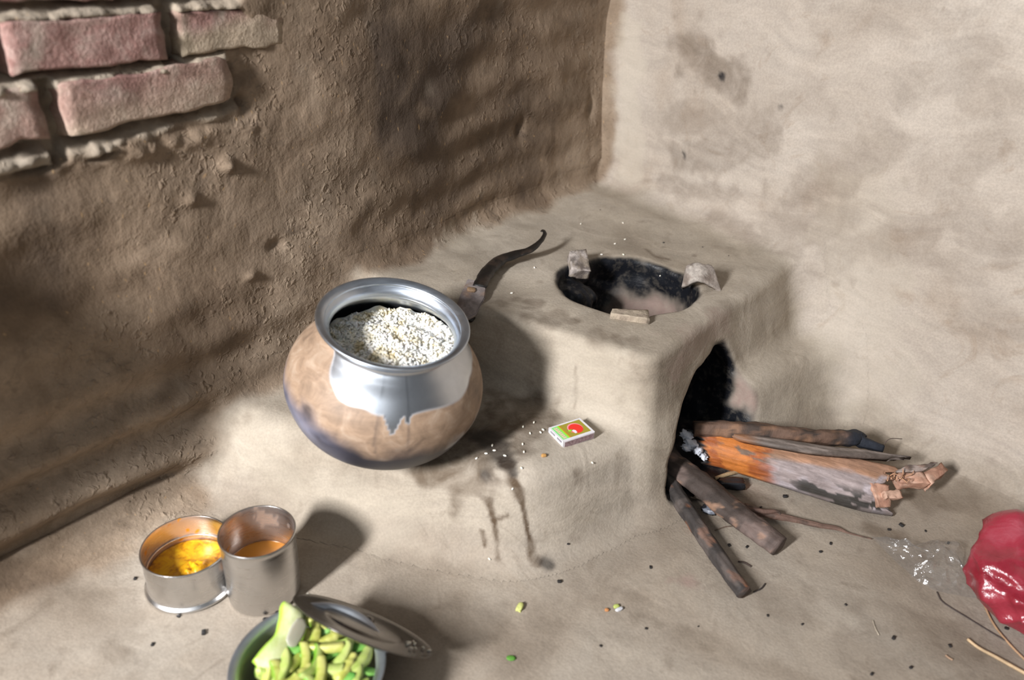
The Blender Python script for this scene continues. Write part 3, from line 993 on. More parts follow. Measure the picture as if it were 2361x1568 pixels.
plk = [at(1078, 738, 0.222), at(1100, 712, 0.226), at(1098, 752, 0.20), at(1086, 800, 0.17)]
v, f = tube(spline(plk, 20), [0.009] * 20, 8, 0.5, 0.1, 3)
mesh('tang', v, f, M['black_iron'], kn, colors=np.tile((0.03, 0.024, 0.02), (len(v), 1)))

# ------------------------------------------------------------------ chips that carry a pot on the fire hole
M['chip'] = painted('baked_clay', 0.85, 130, 0.7, 0.003, 0.25)


def quad_slab(corners, thick, seed, rough=0.0012, sub=7):
    """a slab over four corner points (top face), roughened"""
    c = np.array(corners, float)
    n = np.cross(c[1] - c[0], c[3] - c[0]); n /= np.linalg.norm(n)
    if n[2] < 0: n = -n
    v, f = rock((0, 0, 0), (2, 2, 2), (0, 0, 0), seed, 0.0, sub, 0.90)
    v = v / np.abs(v).max(0)
    u, w = (v[:, 0] + 1) / 2, (v[:, 1] + 1) / 2
    P_ = ((1 - u) * (1 - w))[:, None] * c[0] + (u * (1 - w))[:, None] * c[1] + (u * w)[:, None] * c[2] + ((1 - u) * w)[:, None] * c[3]
    P_ = P_ + n * ((v[:, 2] - 1) / 2 * thick)[:, None]
    d = fbm(P_[:, 0] * 110, P_[:, 1] * 110, P_[:, 2] * 110, seed, 3)
    return P_ + v * (d * rough)[:, None], f


def chip(name, corners, thick, seed, label, cat, base, alts, rough=0.0014):
    v, f = quad_slab(corners, thick, seed, rough)
    c = v.mean(0); c[2] = v[:, 2].min()
    o = mesh(name, v, f, M['chip'], loc=tuple(c), colors=paint_noise(v, base, alts, 70, seed))
    return tag(o, label, cat)


chip('brick_chip', [at(1408, 722, 0.2485), at(1410, 711, 0.2495), at(1494, 713, 0.2495), at(1500, 736, 0.2485)], 0.011, 4,
     'flat tan brick chip lying on the near lip of the fire hole', 'brick chip', (0.40, 0.33, 0.25), [((0.28, 0.22, 0.17), 0.2, 0.6)])
chip('clay_shard', [at(1318, 622, 0.246), at(1312, 578, 0.262), at(1350, 574, 0.262), at(1364, 626, 0.244)], 0.020, 9,
     'upright grey clay shard with whitish face at the far left of the fire hole', 'clay shard', (0.30, 0.25, 0.20), [((0.44, 0.39, 0.36), -0.1, 0.8), ((0.10, 0.08, 0.07), 0.25, 0.8)], 0.002)
# the curved potsherd: part of a round wall
cs = []
pa = [at(1572, 664, 0.241), at(1580, 620, 0.268), at(1600, 606, 0.276), at(1636, 610, 0.272), at(1650, 640, 0.258), at(1664, 672, 0.240)]
nu_, nv_ = 22, 14
crv_top = spline([at(1582, 612, 0.268), at(1606, 605, 0.275), at(1640, 611, 0.272)], nu_)
crv_bot = spline([at(1571, 662, 0.238), at(1612, 647, 0.256), at(1664, 674, 0.238)], nu_)
P_ = np.zeros((nu_, nv_, 3))
for j in range(nv_):
    w = j / (nv_ - 1)
    P_[:, j] = crv_bot * (1 - w) + crv_top * w
    P_[:, j, 2] += 0.004 * math.sin(w * math.pi)
P_[..., 2] += 0.0015 * fbm(P_[..., 0] * 120, P_[..., 1] * 120, 0, 3, 2)
back_ = np.array([0.002, 0.006, -0.007])
ft = grid_faces(nu_, nv_); idx = np.arange(nu_ * nv_).reshape(nu_, nv_)
v = np.vstack([P_.reshape(-1, 3), P_.reshape(-1, 3) + back_])
off = nu_ * nv_
rimi = np.concatenate([idx[:, 0], idx[-1, 1:], idx[-2::-1, -1], idx[0, -2:0:-1]])
f = [tuple(q) for q in ft[:, ::-1]] + [tuple(q + off) for q in ft] + [(rimi[k], rimi[(k + 1) % len(rimi)], off + rimi[(k + 1) % len(rimi)], off + rimi[k]) for k in range(len(rimi))]
c = v.mean(0); c[2] = v[:, 2].min()
o = mesh('potsherd', v, f, M['chip'], loc=tuple(c), colors=paint_noise(v, (0.30, 0.255, 0.22), [((0.46, 0.41, 0.36), 0.0, 0.7), ((0.15, 0.11, 0.085), 0.25, 0.6)], 60, 7))
tag(o, 'curved grey potsherd propped at the far right of the fire hole', 'potsherd')

# ------------------------------------------------------------------ matchbox
mb0 = at(1320, 990, 0.1345)
e1 = at(1345, 962, 0.1345) - at(1272, 985, 0.1345)
L_ = 0.052; Wm = 0.036; Hm = 0.0125
gz_ = hit(1318, 992)[2]
mang = math.atan2(e1[1], e1[0])
mbl = at(1318, 990, gz_ + Hm)
mbl = np.array([mbl[0], mbl[1], gz_])
mb = thing('matchbox', 'small matchbox with red disc on olive label, lying on the ledge beside the pot', 'matchbox', tuple(mbl))
mb.rotation_euler = (0, 0, mang)
M['card'] = simple('white_card', (0.66, 0.64, 0.66), (0.76, 0.74, 0.75), 60, 0.7, 0.15, 0.001)
M['strike'] = simple('striking_side', (0.17, 0.10, 0.10), (0.34, 0.25, 0.26), 400, 0.85, 0.4, 0.001)
M['slot_shade'] = simple('tray_shade_card', (0.20, 0.18, 0.21), (0.30, 0.28, 0.31), 60, 0.85, 0.1, 0.001)


def local_mesh(name, v, f, mat, parent, smooth=True):
    me = bpy.data.meshes.new(name); me.from_pydata([tuple(q) for q in v], [], [tuple(int(i) for i in x) for x in f])
    me.materials.append(mat); me.polygons.foreach_set('use_smooth', [smooth] * len(me.polygons)); me.update()
    o = bpy.data.objects.new(name, me); COL.objects.link(o); o.parent = parent
    return o


def shell_box(L, Wd, Hh, th):
    """a card sleeve open at both ends"""
    o = [(-Wd / 2, 0), (Wd / 2, 0), (Wd / 2, Hh), (-Wd / 2, Hh)]
    i = [(-Wd / 2 + th, th), (Wd / 2 - th, th), (Wd / 2 - th, Hh - th), (-Wd / 2 + th, Hh - th)]
    v = [(x, a, b) for x in (-L / 2, L / 2) for ring in (o, i) for a, b in ring]
    f = []
    for k in range(4):
        n = (k + 1) % 4
        f += [(k, n, 8 + n, 8 + k), (4 + n, 4 + k, 12 + k, 12 + n), (n, k, 4 + k, 4 + n), (8 + k, 8 + n, 12 + n, 12 + k)]
    bm = bmesh.new(); vs = [bm.verts.new(q) for q in v]
    for q in f: bm.faces.new([vs[i_] for i_ in q])
    bmesh.ops.recalc_face_normals(bm, faces=bm.faces[:])
    bmesh.ops.bevel(bm, geom=[e for e in bm.edges if abs(e.verts[0].co.x - e.verts[1].co.x) > L * 0.5], offset=0.0007, segments=2, affect='EDGES')
    v = [q.co[:] for q in bm.verts]; f = [[q.index for q in x.verts] for x in bm.faces]; bm.free()
    return v, f


v, f = shell_box(L_, Wm, Hm, 0.0007)
sl = local_mesh('sleeve', v, f, M['card'], mb, False)
v, f = bevel_box((L_ - 0.001, Wm - 0.0022, Hm - 0.0022), 0.0006, 2)
v = v + np.array([0, 0, Hm / 2])
tr_ = local_mesh('tray', v, f, M['card'], mb, False)
for sgn, x0 in ((1, -0.0085), (1, 0.0075)):
    v, f = bevel_box((0.0008, 0.0105, 0.0026), 0.0, 1)
    local_mesh('tray_slot_shade', v + np.array([-L_ / 2 + 0.0002, x0, Hm * 0.70]), f, M['slot_shade'], tr_, False)  # solid dark slabs stand in for the shade inside the tray's slots
for sgn in (-1, 1):
    v, f = bevel_box((L_ - 0.004, 0.0005, Hm - 0.004), 0.0, 1)
    local_mesh('striking_strip', v + np.array([0.001, sgn * (Wm / 2 + 0.0001), Hm / 2 - 0.0005]), f, M['strike'], sl, False)


def flat(name, col, rough=0.5):
    t = NT(name); return t.fin(col, rough, 0.0, None, 0.4)


INK = {'olive': flat('olive_ink', (0.33, 0.28, 0.025)), 'red': flat('red_ink', (0.80, 0.025, 0.015)), 'pink': flat('pink_ink', (0.85, 0.30, 0.33)),
       'white': flat('white_ink', (0.80, 0.74, 0.80)), 'green': flat('green_ink', (0.22, 0.70, 0.22)), 'lime': flat('lime_ink', (0.30, 0.72, 0.03)), 'orange': flat('orange_ink', (0.55, 0.22, 0.02)),
       'salmon': flat('salmon_ink', (0.85, 0.48, 0.38))}


def decal(name, pts, z, ink):
    m = len(pts)
    v = [(x, y, z) for x, y in pts] + [(x, y, z - 0.0002) for x, y in pts]
    f = [tuple(range(m)), tuple(range(2 * m - 1, m - 1, -1))] + [(k, m + k, m + (k + 1) % m, (k + 1) % m) for k in range(m)]
    return local_mesh(name, v, f, INK[ink], sl, False)


def rect(x0, x1, y0, y1): return [(x0, y0), (x1, y0), (x1, y1), (x0, y1)]


def disc(cx, cy, rx, ry, a0=0, a1=360, n=40):
    return [(cx + rx * math.cos(math.radians(a0 + (a1 - a0) * k / n)), cy + ry * math.sin(math.radians(a0 + (a1 - a0) * k / n))) for k in range(n)]


zt = Hm + 0.0001
hy = Wm / 2 - 0.0035
decal('label_ground', rect(-0.0125, 0.0225, -hy, hy), zt, 'olive')
decal('label_band', rect(-0.0240, -0.0125, -hy, hy), zt, 'green')
decal('label_band', rect(-0.0150, -0.0125, -hy, hy), zt + 0.0001, 'lime')
decal('label_band', rect(-0.0125, -0.0105, -hy, hy), zt + 0.0001, 'orange')
for k in range(7):                                                  # a row of pink printed characters
    y0 = -hy + 0.0018 + k * 0.0037
    decal('printed_character', [(-0.0215, y0), (-0.0165, y0), (-0.0165, y0 + 0.0028), (-0.0185, y0 + 0.0019), (-0.0215, y0 + 0.0026)], zt + 0.0002, 'salmon')
decal('printed_emblem', disc(0.0060, 0.0003, 0.0112, 0.0112, 0, 360), zt + 0.0001, 'pink')
decal('printed_emblem', disc(0.0062, -0.0010, 0.0102, 0.0102, 0, 360), zt + 0.0002, 'red')
decal('printed_emblem', [(-0.0060, -0.0012), (-0.0015, 0.0008), (0.0012, -0.0012), (-0.0008, -0.0045), (-0.0055, -0.0042)], zt + 0.0003, 'olive')
decal('printed_emblem', [(-0.0020, -0.0030), (0.0018, -0.0022), (0.0036, -0.0052), (0.0026, -0.0098), (-0.0005, -0.0102), (-0.0012, -0.0064)], zt + 0.0004, 'white')
decal('printed_emblem', disc(-0.0045, -0.0020, 0.0022, 0.0018), zt + 0.0004, 'lime')

# ------------------------------------------------------------------ firewood
M['bark'] = painted('weathered_bark', 0.72, 40, 0.6, 0.004, 0.3, (1, 1, 1), (0, 0, 0), 0.6)
M['wood'] = painted('split_wood', 0.7, 60, 0.5, 0.003, 0.3)


def wood_mat():
    t = NT('streaked_wood')
    a = math.atan2(0.13, 0.30)
    p = t.local()
    g = t.noise(t.mapv(p, (14, 170, 170), (0, 0, -a * 0.4)), 1.0, 5, 0.65, 0.3)
    b = t.noise(p, 60, 5, 0.7, 0.8)
    c = t.mix(0.55, t.attr('paint', 'Color'), t.ramp(g, [(0.32, (0.4, 0.38, 0.36)), (0.66, (1.25, 1.25, 1.25))]), 'MULTIPLY')
    c = t.mix(0.30, c, t.ramp(b, [(0.32, (0.3, 0.3, 0.3)), (0.62, (1.15, 1.15, 1.15))]), 'MULTIPLY')
    return t.fin(c, 0.52, 0.0, t.bump(t.math('ADD', g, t.math('MULTIPLY', b, 0.4)), 0.4, 0.003), 0.4)


M['streak'] = wood_mat()


def plank(top, bot, bulge, thick, n=60, m=22, seed=0, end_jag=0.012, notch=0.0):
    """a curved split of wood: the skin between an upper and a lower edge line, bulging out, with thickness"""
    A, B = spline(top, n), spline(bot, n)
    P_ = np.zeros((n, m, 3))
    for j in range(m):
        w = j / (m - 1)
        P_[:, j] = A * (1 - w) + B * w
    t_ = (A[-1] + B[-1] - A[0] - B[0]); t_ /= np.linalg.norm(t_)
    s_ = (B - A); s_ /= np.linalg.norm(s_, axis=1)[:, None]
    nn = np.cross(s_, t_); nn *= np.sign(nn[:, 2:3]); nn /= np.linalg.norm(nn, axis=1)[:, None]
    w = np.linspace(0, 1, m)
    bb = np.interp(np.linspace(0, 1, n), np.linspace(0, 1, len(bulge)), bulge)
    prof = np.sin(w * math.pi) ** 0.8
    P_ = P_ + nn[:, None, :] * (bb[:, None] * prof)[..., None]
    P_ = P_ + nn[:, None, :] * (0.0010 * fbm(np.linspace(0, 5, n)[:, None], w[None] * 16, 0, seed, 3))[..., None]
    u = np.linspace(0, 1, n)[:, None]
    jag = fbm(w[None] * 9, 0, 0, seed + 3, 3) * end_jag
    P_ = P_ - t_ * (notch * np.exp(-((w[None] - 0.58) / 0.2) ** 2) * sstep(0.75, 1, u))[..., None]
    P_ = P_ + t_ * (jag * (sstep(0.85, 1, u) - sstep(0.1, 0, u)))[..., None]
    inn = P_ - nn[:, None, :] * thick
    idx = np.arange(n * m).reshape(n, m); off = n * m
    rimi = np.concatenate([idx[:, 0], idx[-1, 1:], idx[-2::-1, -1], idx[0, -2:0:-1]])
    ft = grid_faces(n, m)
    f = [tuple(q) for q in ft] + [tuple(q[::-1] + off) for q in ft] + [(rimi[(k + 1) % len(rimi)], rimi[k], off + rimi[k], off + rimi[(k + 1) % len(rimi)]) for k in range(len(rimi))]
    uu = np.tile(np.repeat(np.linspace(0, 1, n), m), 2); ww = np.tile(np.tile(w, n), 2)
    return np.vstack([P_.reshape(-1, 3), inn.reshape(-1, 3)]), f, uu, ww


def blend(c, col, w):
    w = np.asarray(w)[:, None]
    return c * (1 - w) + np.array(col) * w


lg = thing('firewood_log', 'broad split firewood log with orange scorched end, feeding into the stove mouth', 'firewood', (0.02, 1.04, 0.0))
topl = [at(1585, 990, 0.055), at(1700, 1008, 0.060), at(1850, 1030, 0.060), at(2000, 1062, 0.055), at(2060, 1075, 0.052)]
botl = [at(1630, 1072, 0.014), at(1700, 1092, 0.008), at(1850, 1138, 0.006), at(1980, 1176, 0.005), at(2045, 1186, 0.005)]
v, f, u, w = plank(topl, botl, [0.010, 0.016, 0.018, 0.018, 0.018], 0.010, 80, 30, 5, 0.010, 0.030)
c = np.tile((0.335, 0.275, 0.265), (len(v), 1))
n1 = fbm(u * 9, w * 5, 0, 3, 3); n2 = fbm(u * 14, w * 9, 0, 8, 3)
c = blend(c, (0.44, 0.39, 0.41), sstep(0.0, 0.5, n1) * 0.7)
c = blend(c, (0.42, 0.22, 0.12), sstep(0.40, 0.30, w + 0.05 * n1) * sstep(0.30, 0.36, u) * 0.85)      # bare brown band along the top
c = blend(c, (0.52, 0.17, 0.035), sstep(0.40, 0.33, u + 0.025 * n2))                                   # scorched orange
c = blend(c, (0.30, 0.075, 0.02), sstep(0.15, 0.5, n1) * sstep(0.42, 0.36, u) * 0.8)
c = blend(c, (0.16, 0.12, 0.09), sstep(0.25, 0.40, n2) * sstep(0.55, 0.42, np.abs(w - 0.35) * 3) * sstep(0.12, 0.2, u) * sstep(0.5, 0.3, u) * 0.9)
c = blend(c, (0.045, 0.04, 0.035), sstep(0.42, 0.52, n2 + 0.25 * sstep(0.75, 0.88, w)) * sstep(0.4, 0.5, u) * sstep(0.55, 0.8, w))
c = blend(c, (0.012, 0.011, 0.012), sstep(0.085, 0.035, u + 0.03 * n1))
c = blend(c, (0.05, 0.045, 0.04), sstep(0.93, 0.99, w) * 0.7)
mesh('trunk', v, f, M['streak'], lg, colors=c)
# ash at the burnt tip
aw = [rock(at(x, y, z), (sx, sy, sz), (0.2, 0.3, 0.5 * k), 30 + k, 0.35, 5, 0.3, 2.2) for k, (x, y, z, sx, sy, sz) in enumerate((
    (1582, 1003, 0.052, 0.018, 0.014, 0.009), (1594, 1024, 0.044, 0.022, 0.016, 0.010), (1585, 1032, 0.040, 0.020, 0.012, 0.008), (1610, 1038, 0.038, 0.022, 0.012, 0.010), (1622, 1052, 0.031, 0.016, 0.010, 0.008)))]
v, f = join(*aw)
M['ash'] = simple('white_ash', (0.58, 0.60, 0.66), (0.76, 0.78, 0.84), 160, 0.95, 0.8, 0.003)
mesh('ash_crust', v, f, M['ash'], lg)
# folded bark strip along the top
top2 = [at(1640, 992, 0.060), at(1780, 1010, 0.068), at(1900, 1028, 0.068), at(2000, 1038, 0.062), at(2080, 1052, 0.055)]
bot2 = [at(1660, 1006, 0.058), at(1790, 1030, 0.066), at(1900, 1046, 0.066), at(2000, 1054, 0.060), at(2082, 1058, 0.054)]
v, f, u, w = plank(top2, bot2, [0.004, 0.005, 0.005, 0.003], 0.006, 60, 10, 15)
c = np.tile((0.13, 0.105, 0.09), (len(v), 1)); n1 = fbm(u * 5, w * 7, 0, 23, 3)
c = blend(c, (0.30, 0.25, 0.22), sstep(-0.05, 0.4, n1) * 0.8); c = blend(c, (0.25, 0.12, 0.06), sstep(0.2, 0.1, u))
mesh('bark_strip', v, f, M['streak'], lg, colors=c)
# torn light wood at the far end
def chunk(pts, thick, seed, base=(0.50, 0.285, 0.20)):
    v, f = quad_slab(pts, thick, seed, 0.0022, 8)
    return v, f, paint_noise(v, base, [((0.60, 0.40, 0.30), 0.0, 0.7), ((0.30, 0.15, 0.10), 0.25, 0.7)], 80, seed)


for pts, th, sd in (([at(2058, 1090, 0.052), at(2078, 1112, 0.046), at(2150, 1116, 0.046), at(2128, 1088, 0.054)], 0.020, 1),
                    ([at(2128, 1088, 0.054), at(2148, 1117, 0.046), at(2186, 1085, 0.052), at(2172, 1066, 0.058)], 0.020, 2),
                    ([at(2005, 1112, 0.046), at(2028, 1170, 0.021), at(2056, 1170, 0.019), at(2050, 1114, 0.044)], 0.014, 3),
                    ([at(2040, 1132, 0.042), at(2044, 1148, 0.036), at(2082, 1150, 0.032), at(2076, 1132, 0.038)], 0.010, 4)):
    v, f, c = chunk(pts, th, sd)
    mesh('splintered_end', v, f, M['wood'], lg, colors=c)
v, f = quad_slab([at(2090, 1072, 0.062), at(2066, 1090, 0.056), at(2128, 1086, 0.058), at(2166, 1068, 0.062)], 0.006, 6, 0.0018, 8)
mesh('bark_flake', v, f, M['wood'], lg, colors=paint_noise(v, (0.28, 0.19, 0.15), [((0.42, 0.36, 0.33), 0.0, 0.7), ((0.07, 0.05, 0.04), 0.15, 0.8)], 70, 4))
for k in range(10):
    a = at(2046 + 5 * k, 1102 + rng.uniform(-6, 8), 0.052); b_ = a + np.array([rng.uniform(-0.004, 0.02), rng.uniform(-0.015, 0.012), rng.uniform(-0.002, 0.016)])
    v, f = tube(spline([a, (a + b_) / 2 + rng.normal(0, 0.002, 3), b_], 6), [0.0011, 0.001, 0.0009, 0.0008, 0.0006, 0.0003], 5)
    mesh('splinter', v, f, M['wood'], lg, colors=np.tile((0.48, 0.27, 0.16), (len(v), 1)))


def stick(name, label, pts, n, squash, rough, seed, base, alts, freq, extra=None, cat='stick', loc=None):
    sp = spline(pts, n)
    v, f = tube(sp[:, :3], sp[:, 3], 30, squash, rough, seed, 70, True, 0.10)
    c = paint_noise(v, base, alts, freq, seed)
    if extra is not None: c = extra(v, c, np.append(np.repeat(np.linspace(0, 1, n), 30), []))
    ce = v.mean(0); ce[2] = v[:, 2].min()
    return tag(mesh(name, v, f, M['bark'], loc=tuple(ce), colors=c), label, cat)


P4 = lambda x, y, z, r: np.append(at(x, y, z), r)
stick('firewood_stick', 'dark brown stick with blue black charred end, lying behind the broad log', [P4(1600, 988, 0.062, 0.013), P4(1700, 992, 0.064, 0.015), P4(1800, 1000, 0.064, 0.014), P4(1880, 1008, 0.062, 0.013),
      P4(1950, 1010, 0.058, 0.014), P4(1976, 1008, 0.056, 0.013), P4(1990, 1020, 0.052, 0.010), P4(2035, 1034, 0.048, 0.007)], 60, 0.9, 0.16, 3, (0.14, 0.085, 0.06), [((0.27, 0.15, 0.09), 0.1, 0.7), ((0.05, 0.04, 0.035), 0.2, 0.8)], 50,
      lambda v, c, u: blend(c, (0.022, 0.026, 0.036), sstep(0.50, 0.60, u)))
stick('firewood_stick', 'thick dark ribbed stick slanting out of the stove mouth across the floor', [P4(1520, 1030, 0.026, 0.018), P4(1560, 1078, 0.024, 0.019), P4(1640, 1140, 0.022, 0.019), P4(1700, 1190, 0.020, 0.018), P4(1750, 1226, 0.018, 0.017), P4(1795, 1262, 0.016, 0.0155)],
      70, 0.85, 0.10, 12, (0.058, 0.043, 0.036), [((0.14, 0.10, 0.085), 0.2, 0.8), ((0.34, 0.20, 0.13), 0.6, 0.8)], 45,
      lambda v, c, u: blend(blend(c, (0.22, 0.16, 0.14), sstep(0.55, 0.8, u) * 0.35), (0.02, 0.018, 0.017), sstep(0.18, 0.0, u)))
stick('firewood_stick', 'thin dark stick with rusty patches, nearest the viewer of the sticks from the mouth', [P4(1535, 1090, 0.014, 0.011), P4(1560, 1140, 0.013, 0.0125), P4(1600, 1200, 0.012, 0.0120), P4(1650, 1275, 0.011, 0.0115), P4(1715, 1366, 0.0105, 0.0105)],
      60, 0.95, 0.07, 22, (0.048, 0.041, 0.038), [((0.28, 0.11, 0.05), 0.62, 0.9), ((0.11, 0.09, 0.08), 0.1, 0.7)], 40)
stick('twig', 'long brown twig lying on the floor between the log and the thick stick', [P4(1715, 1172, 0.010, 0.0075), P4(1770, 1186, 0.009, 0.0060), P4(1830, 1198, 0.007, 0.0048), P4(1890, 1212, 0.006, 0.0038), P4(1928, 1218, 0.005, 0.0032), P4(1960, 1230, 0.0035, 0.0014), P4(2010, 1243, 0.003, 0.0009)],
      50, 0.9, 0.12, 31, (0.17, 0.105, 0.08), [((0.08, 0.055, 0.045), 0.1, 0.8)], 60, cat='twig')
stick('twig', 'short forked thin twig beside the thick stick and the log', [P4(1722, 1176, 0.014, 0.005), P4(1760, 1180, 0.015, 0.0040), P4(1792, 1180, 0.014, 0.0028), P4(1800, 1190, 0.010, 0.0014)], 30, 1.0, 0.12, 35, (0.15, 0.09, 0.07), [((0.07, 0.05, 0.04), 0.1, 0.8)], 60, cat='twig')


def on(x, y, r, lift=0.0):
    p = hit(x, y); return np.array([p[0], p[1], p[2] + r * 0.8 + lift, r])


def thread(name, label, pts, col, cat, n=30, group=None):
    sp = spline(pts, n)
    v, f = tube(sp[:, :3], sp[:, 3], 6)
    ce = v.mean(0); ce[2] = v[:, 2].min()
    return tag(mesh(name, v, f, M['bark'], loc=tuple(ce), colors=np.tile(col, (len(v), 1))), label, cat, group)


# slivers and crumbs round the fire
thread('wood_sliver', 'pale wood sliver in the ashes under the broad log', [on(1648, 1106, .003), on(1680, 1096, .0035), on(1705, 1090, .003)], (0.42, 0.30, 0.17), 'wood sliver')
v, f = rock(hit(1684, 1122) + np.array([0, 0, 0.006]), (0.040, 0.016, 0.013), (0, 0, 0.45), 55, 0.15, 5, 0.6)
tag(mesh('charcoal_lump', v, f, M['black_iron'], loc=tuple(hit(1684, 1122)), colors=np.tile((0.012, 0.013, 0.017), (len(v), 1))), 'finger sized black charcoal lump under the broad log', 'charcoal')
v, f = rock(hit(1634, 1180) + np.array([0, 0, 0.004]), (0.020, 0.015, 0.010), (0, 0, 0.2), 56, 0.25, 5, 0.5)
tag(mesh('charcoal_lump', v, f, M['black_iron'], loc=tuple(hit(1634, 1180)), colors=paint_noise(v, (0.02, 0.02, 0.024), [((0.25, 0.27, 0.32), 0.3, 0.8)], 150, 3)), 'black charcoal lump with grey ash beside the thick stick', 'charcoal')
thread('straw', 'pale bent straw lying against the thin stick', [on(1556, 1142, .0014, .004), on(1570, 1172, .0014, .004), on(1592, 1200, .0014, .003)], (0.40, 0.29, 0.18), 'straw')
thread('fibre', 'fine dark curved fibre near the end of the thin stick', [on(1738, 1366, .0011), on(1755, 1358, .0011), on(1764, 1347, .0011)], (0.05, 0.04, 0.035), 'fibre')
thread('fibre', 'thin bent brown fibre between the two slanting sticks', [on(1648, 1224, .0009), on(1672, 1216, .0009), on(1690, 1214, .0009)], (0.16, 0.11, 0.08), 'fibre')
thread('fibre', 'short dark fibre lying right of the thin stick', [on(1702, 1296, .0012), on(1715, 1298, .0012), on(1732, 1308, .0012)], (0.08, 0.055, 0.045), 'fibre')
thread('fibre', 'fine hair like fibre arching above the log', [P4(2036, 1026, .050, .0006), P4(2052, 1012, .060, .0006), P4(2080, 1012, .058, .0006)], (0.10, 0.07, 0.06), 'fibre')

charc = None
for (x, y, r) in ((1681, 1258, 4), (1722, 1262, 4), (1500, 1309, 4), (1810, 1146, 6), (1915, 1254, 4), (1892, 1273, 4), (1754, 1170, 3), (2078, 1212, 6), (2050, 1222, 4), (2134, 1225, 3), (2186, 1253, 4), (2060, 1472, 5), (2190, 1490, 4),
                  (1290, 1342, 5), (1700, 1375, 3), (1490, 1450, 3), (1385, 1490, 3), (470, 1460, 6), (312, 1335, 4), (352, 1487, 4), (412, 1422, 4), (612, 1430, 5), (640, 1414, 4), (1310, 1255, 3), (1850, 1440, 3), (2320, 1450, 4), (2100, 1540, 4), (2010, 1555, 4),
                  (1770, 1420, 3), (1610, 1445, 2), (1950, 1395, 3), (1620, 570, 2), (1680, 590, 2), (1530, 560, 3), (1384, 484, 2)):
    p = hit(x, y)
    if charc is None:
        v, f = rock((0, 0, 0), (2, 1.3, 1.0), (0, 0, 0), 77, 0.2, 2, 0.6)
        charc = mesh('charcoal_crumb', v, f, M['black_iron'], loc=(0, 0, 0), colors=np.tile((0.02, 0.018, 0.018), (len(v), 1))); o = charc
    else:
        o = charc.copy(); COL.objects.link(o)
    k = r * 0.00058
    o.scale = (k, k, k); o.rotation_euler = (0, 0, rng.uniform(0, 6)); o.location = (p[0], p[1], p[2] + k * 0.4)
    tag(o, 'tiny black charcoal crumb on the mud', 'charcoal crumb', 'scattered charcoal crumbs')

for (nm, x, y, sz, col, lab, cat) in (('seed_husk', 1198, 1403, (0.013, 0.008, 0.006), (0.56, 0.58, 0.20), 'yellow green gourd seed on the floor below the ledge', 'seed'),
                                 ('seed_husk', 1421, 1400, (0.008, 0.005, 0.004), (0.45, 0.52, 0.14), 'small green seed scrap beside a white crumb on the floor', 'seed'),
                                 ('food_crumb', 1427, 1407, (0.010, 0.005, 0.004), (0.62, 0.62, 0.64), 'white crumb touching the small green seed scrap on the floor', 'crumb'),
                                 ('peel_scrap', 1178, 1519, (0.010, 0.006, 0.003), (0.10, 0.28, 0.04), 'bright green peel scrap on the floor right of the lid', 'peel'),
                                 ('spice_crumb', 1254, 1052, (0.007, 0.005, 0.004), (0.55, 0.30, 0.10), 'tan spice crumb on the ledge below the matchbox', 'crumb'),
                                 ('food_crumb', 1399, 1408, (0.005, 0.004, 0.003), (0.50, 0.22, 0.08), 'orange crumb left of the green seed scrap', 'crumb')):
    p = hit(x, y)
    v, f = rock(p + np.array([0, 0, sz[2] * 0.4]), sz, (0, 0, rng.uniform(0, 3)), 60 + x % 9, 0.15, 4, 0.3)
    tag(mesh(nm, v, f, M['wood'], loc=tuple(p), colors=np.tile(col, (len(v), 1))), lab, cat)

# ------------------------------------------------------------------ steel tumbler and steel container
def vessel(name, label, cat, c, r, h, prof_extra, contents_z, n=96):
    o = thing(name, label, cat, c)
    return o


def wall_profile(r, h, flare=0.0, th=0.0012, foot=None):
    p = [(0.0, 0.0015), (r * 0.9, 0.0015)]
    if foot: p += foot
    else: p += [(r - 0.004, 0.0), (r - 0.001, 0.0015), (r, 0.005)]
    p += [(r + flare * 0.5, h * 0.5), (r + flare, h - 0.002), (r + flare + 0.0012, h - 0.0008), (r + flare + 0.0006, h + 0.0006), (r + flare - 0.0008, h + 0.0004),
          (r + flare - th, h - 0.003), (r + flare * 0.5 - th, h * 0.5), (r - th, 0.006), (r - 0.006, 0.0035), (0.0, 0.003)]
    return p


def dense(profile, k=6):
    out = []
    for a, b_ in zip(profile[:-1], profile[1:]):
        for i in range(k): out.append((a[0] + (b_[0] - a[0]) * i / k, a[1] + (b_[1] - a[1]) * i / k))
    out.append(profile[-1]); return out


g = hit(560, 1400); base_z = 0.001
TC = np.array([-0.5365, 0.5060, 0.0]); TC[2] = float(h_floor(TC[0], TC[1]))
TR_, TH_ = 0.0430, 0.0980
tum = thing('steel_tumbler', 'tall plain steel tumbler with a little amber oil inside', 'tumbler', tuple(TC))
v, f = lathe(dense(wall_profile(TR_, TH_, 0.0005), 8), 112)
inner_ = (np.hypot(v[:, 0], v[:, 1]) < TR_ - 0.0003) & (v[:, 2] > 0.0045)
n1 = fbm(v[:, 0] * 90, v[:, 1] * 90, v[:, 2] * 90, 6, 2)
a_ = np.arctan2(v[:, 1], v[:, 0])
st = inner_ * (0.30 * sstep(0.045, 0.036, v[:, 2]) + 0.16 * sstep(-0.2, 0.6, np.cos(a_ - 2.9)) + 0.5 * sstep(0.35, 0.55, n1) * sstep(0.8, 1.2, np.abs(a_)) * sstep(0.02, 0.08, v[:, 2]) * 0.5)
mesh('body', v + TC, f, M['steel'], tum, attrs={'stain': st})


def oil_mat():
    t = NT('amber_oil')
    return t.fin((0.55, 0.22, 0.03), 0.06, 0.0, None, 0.5)


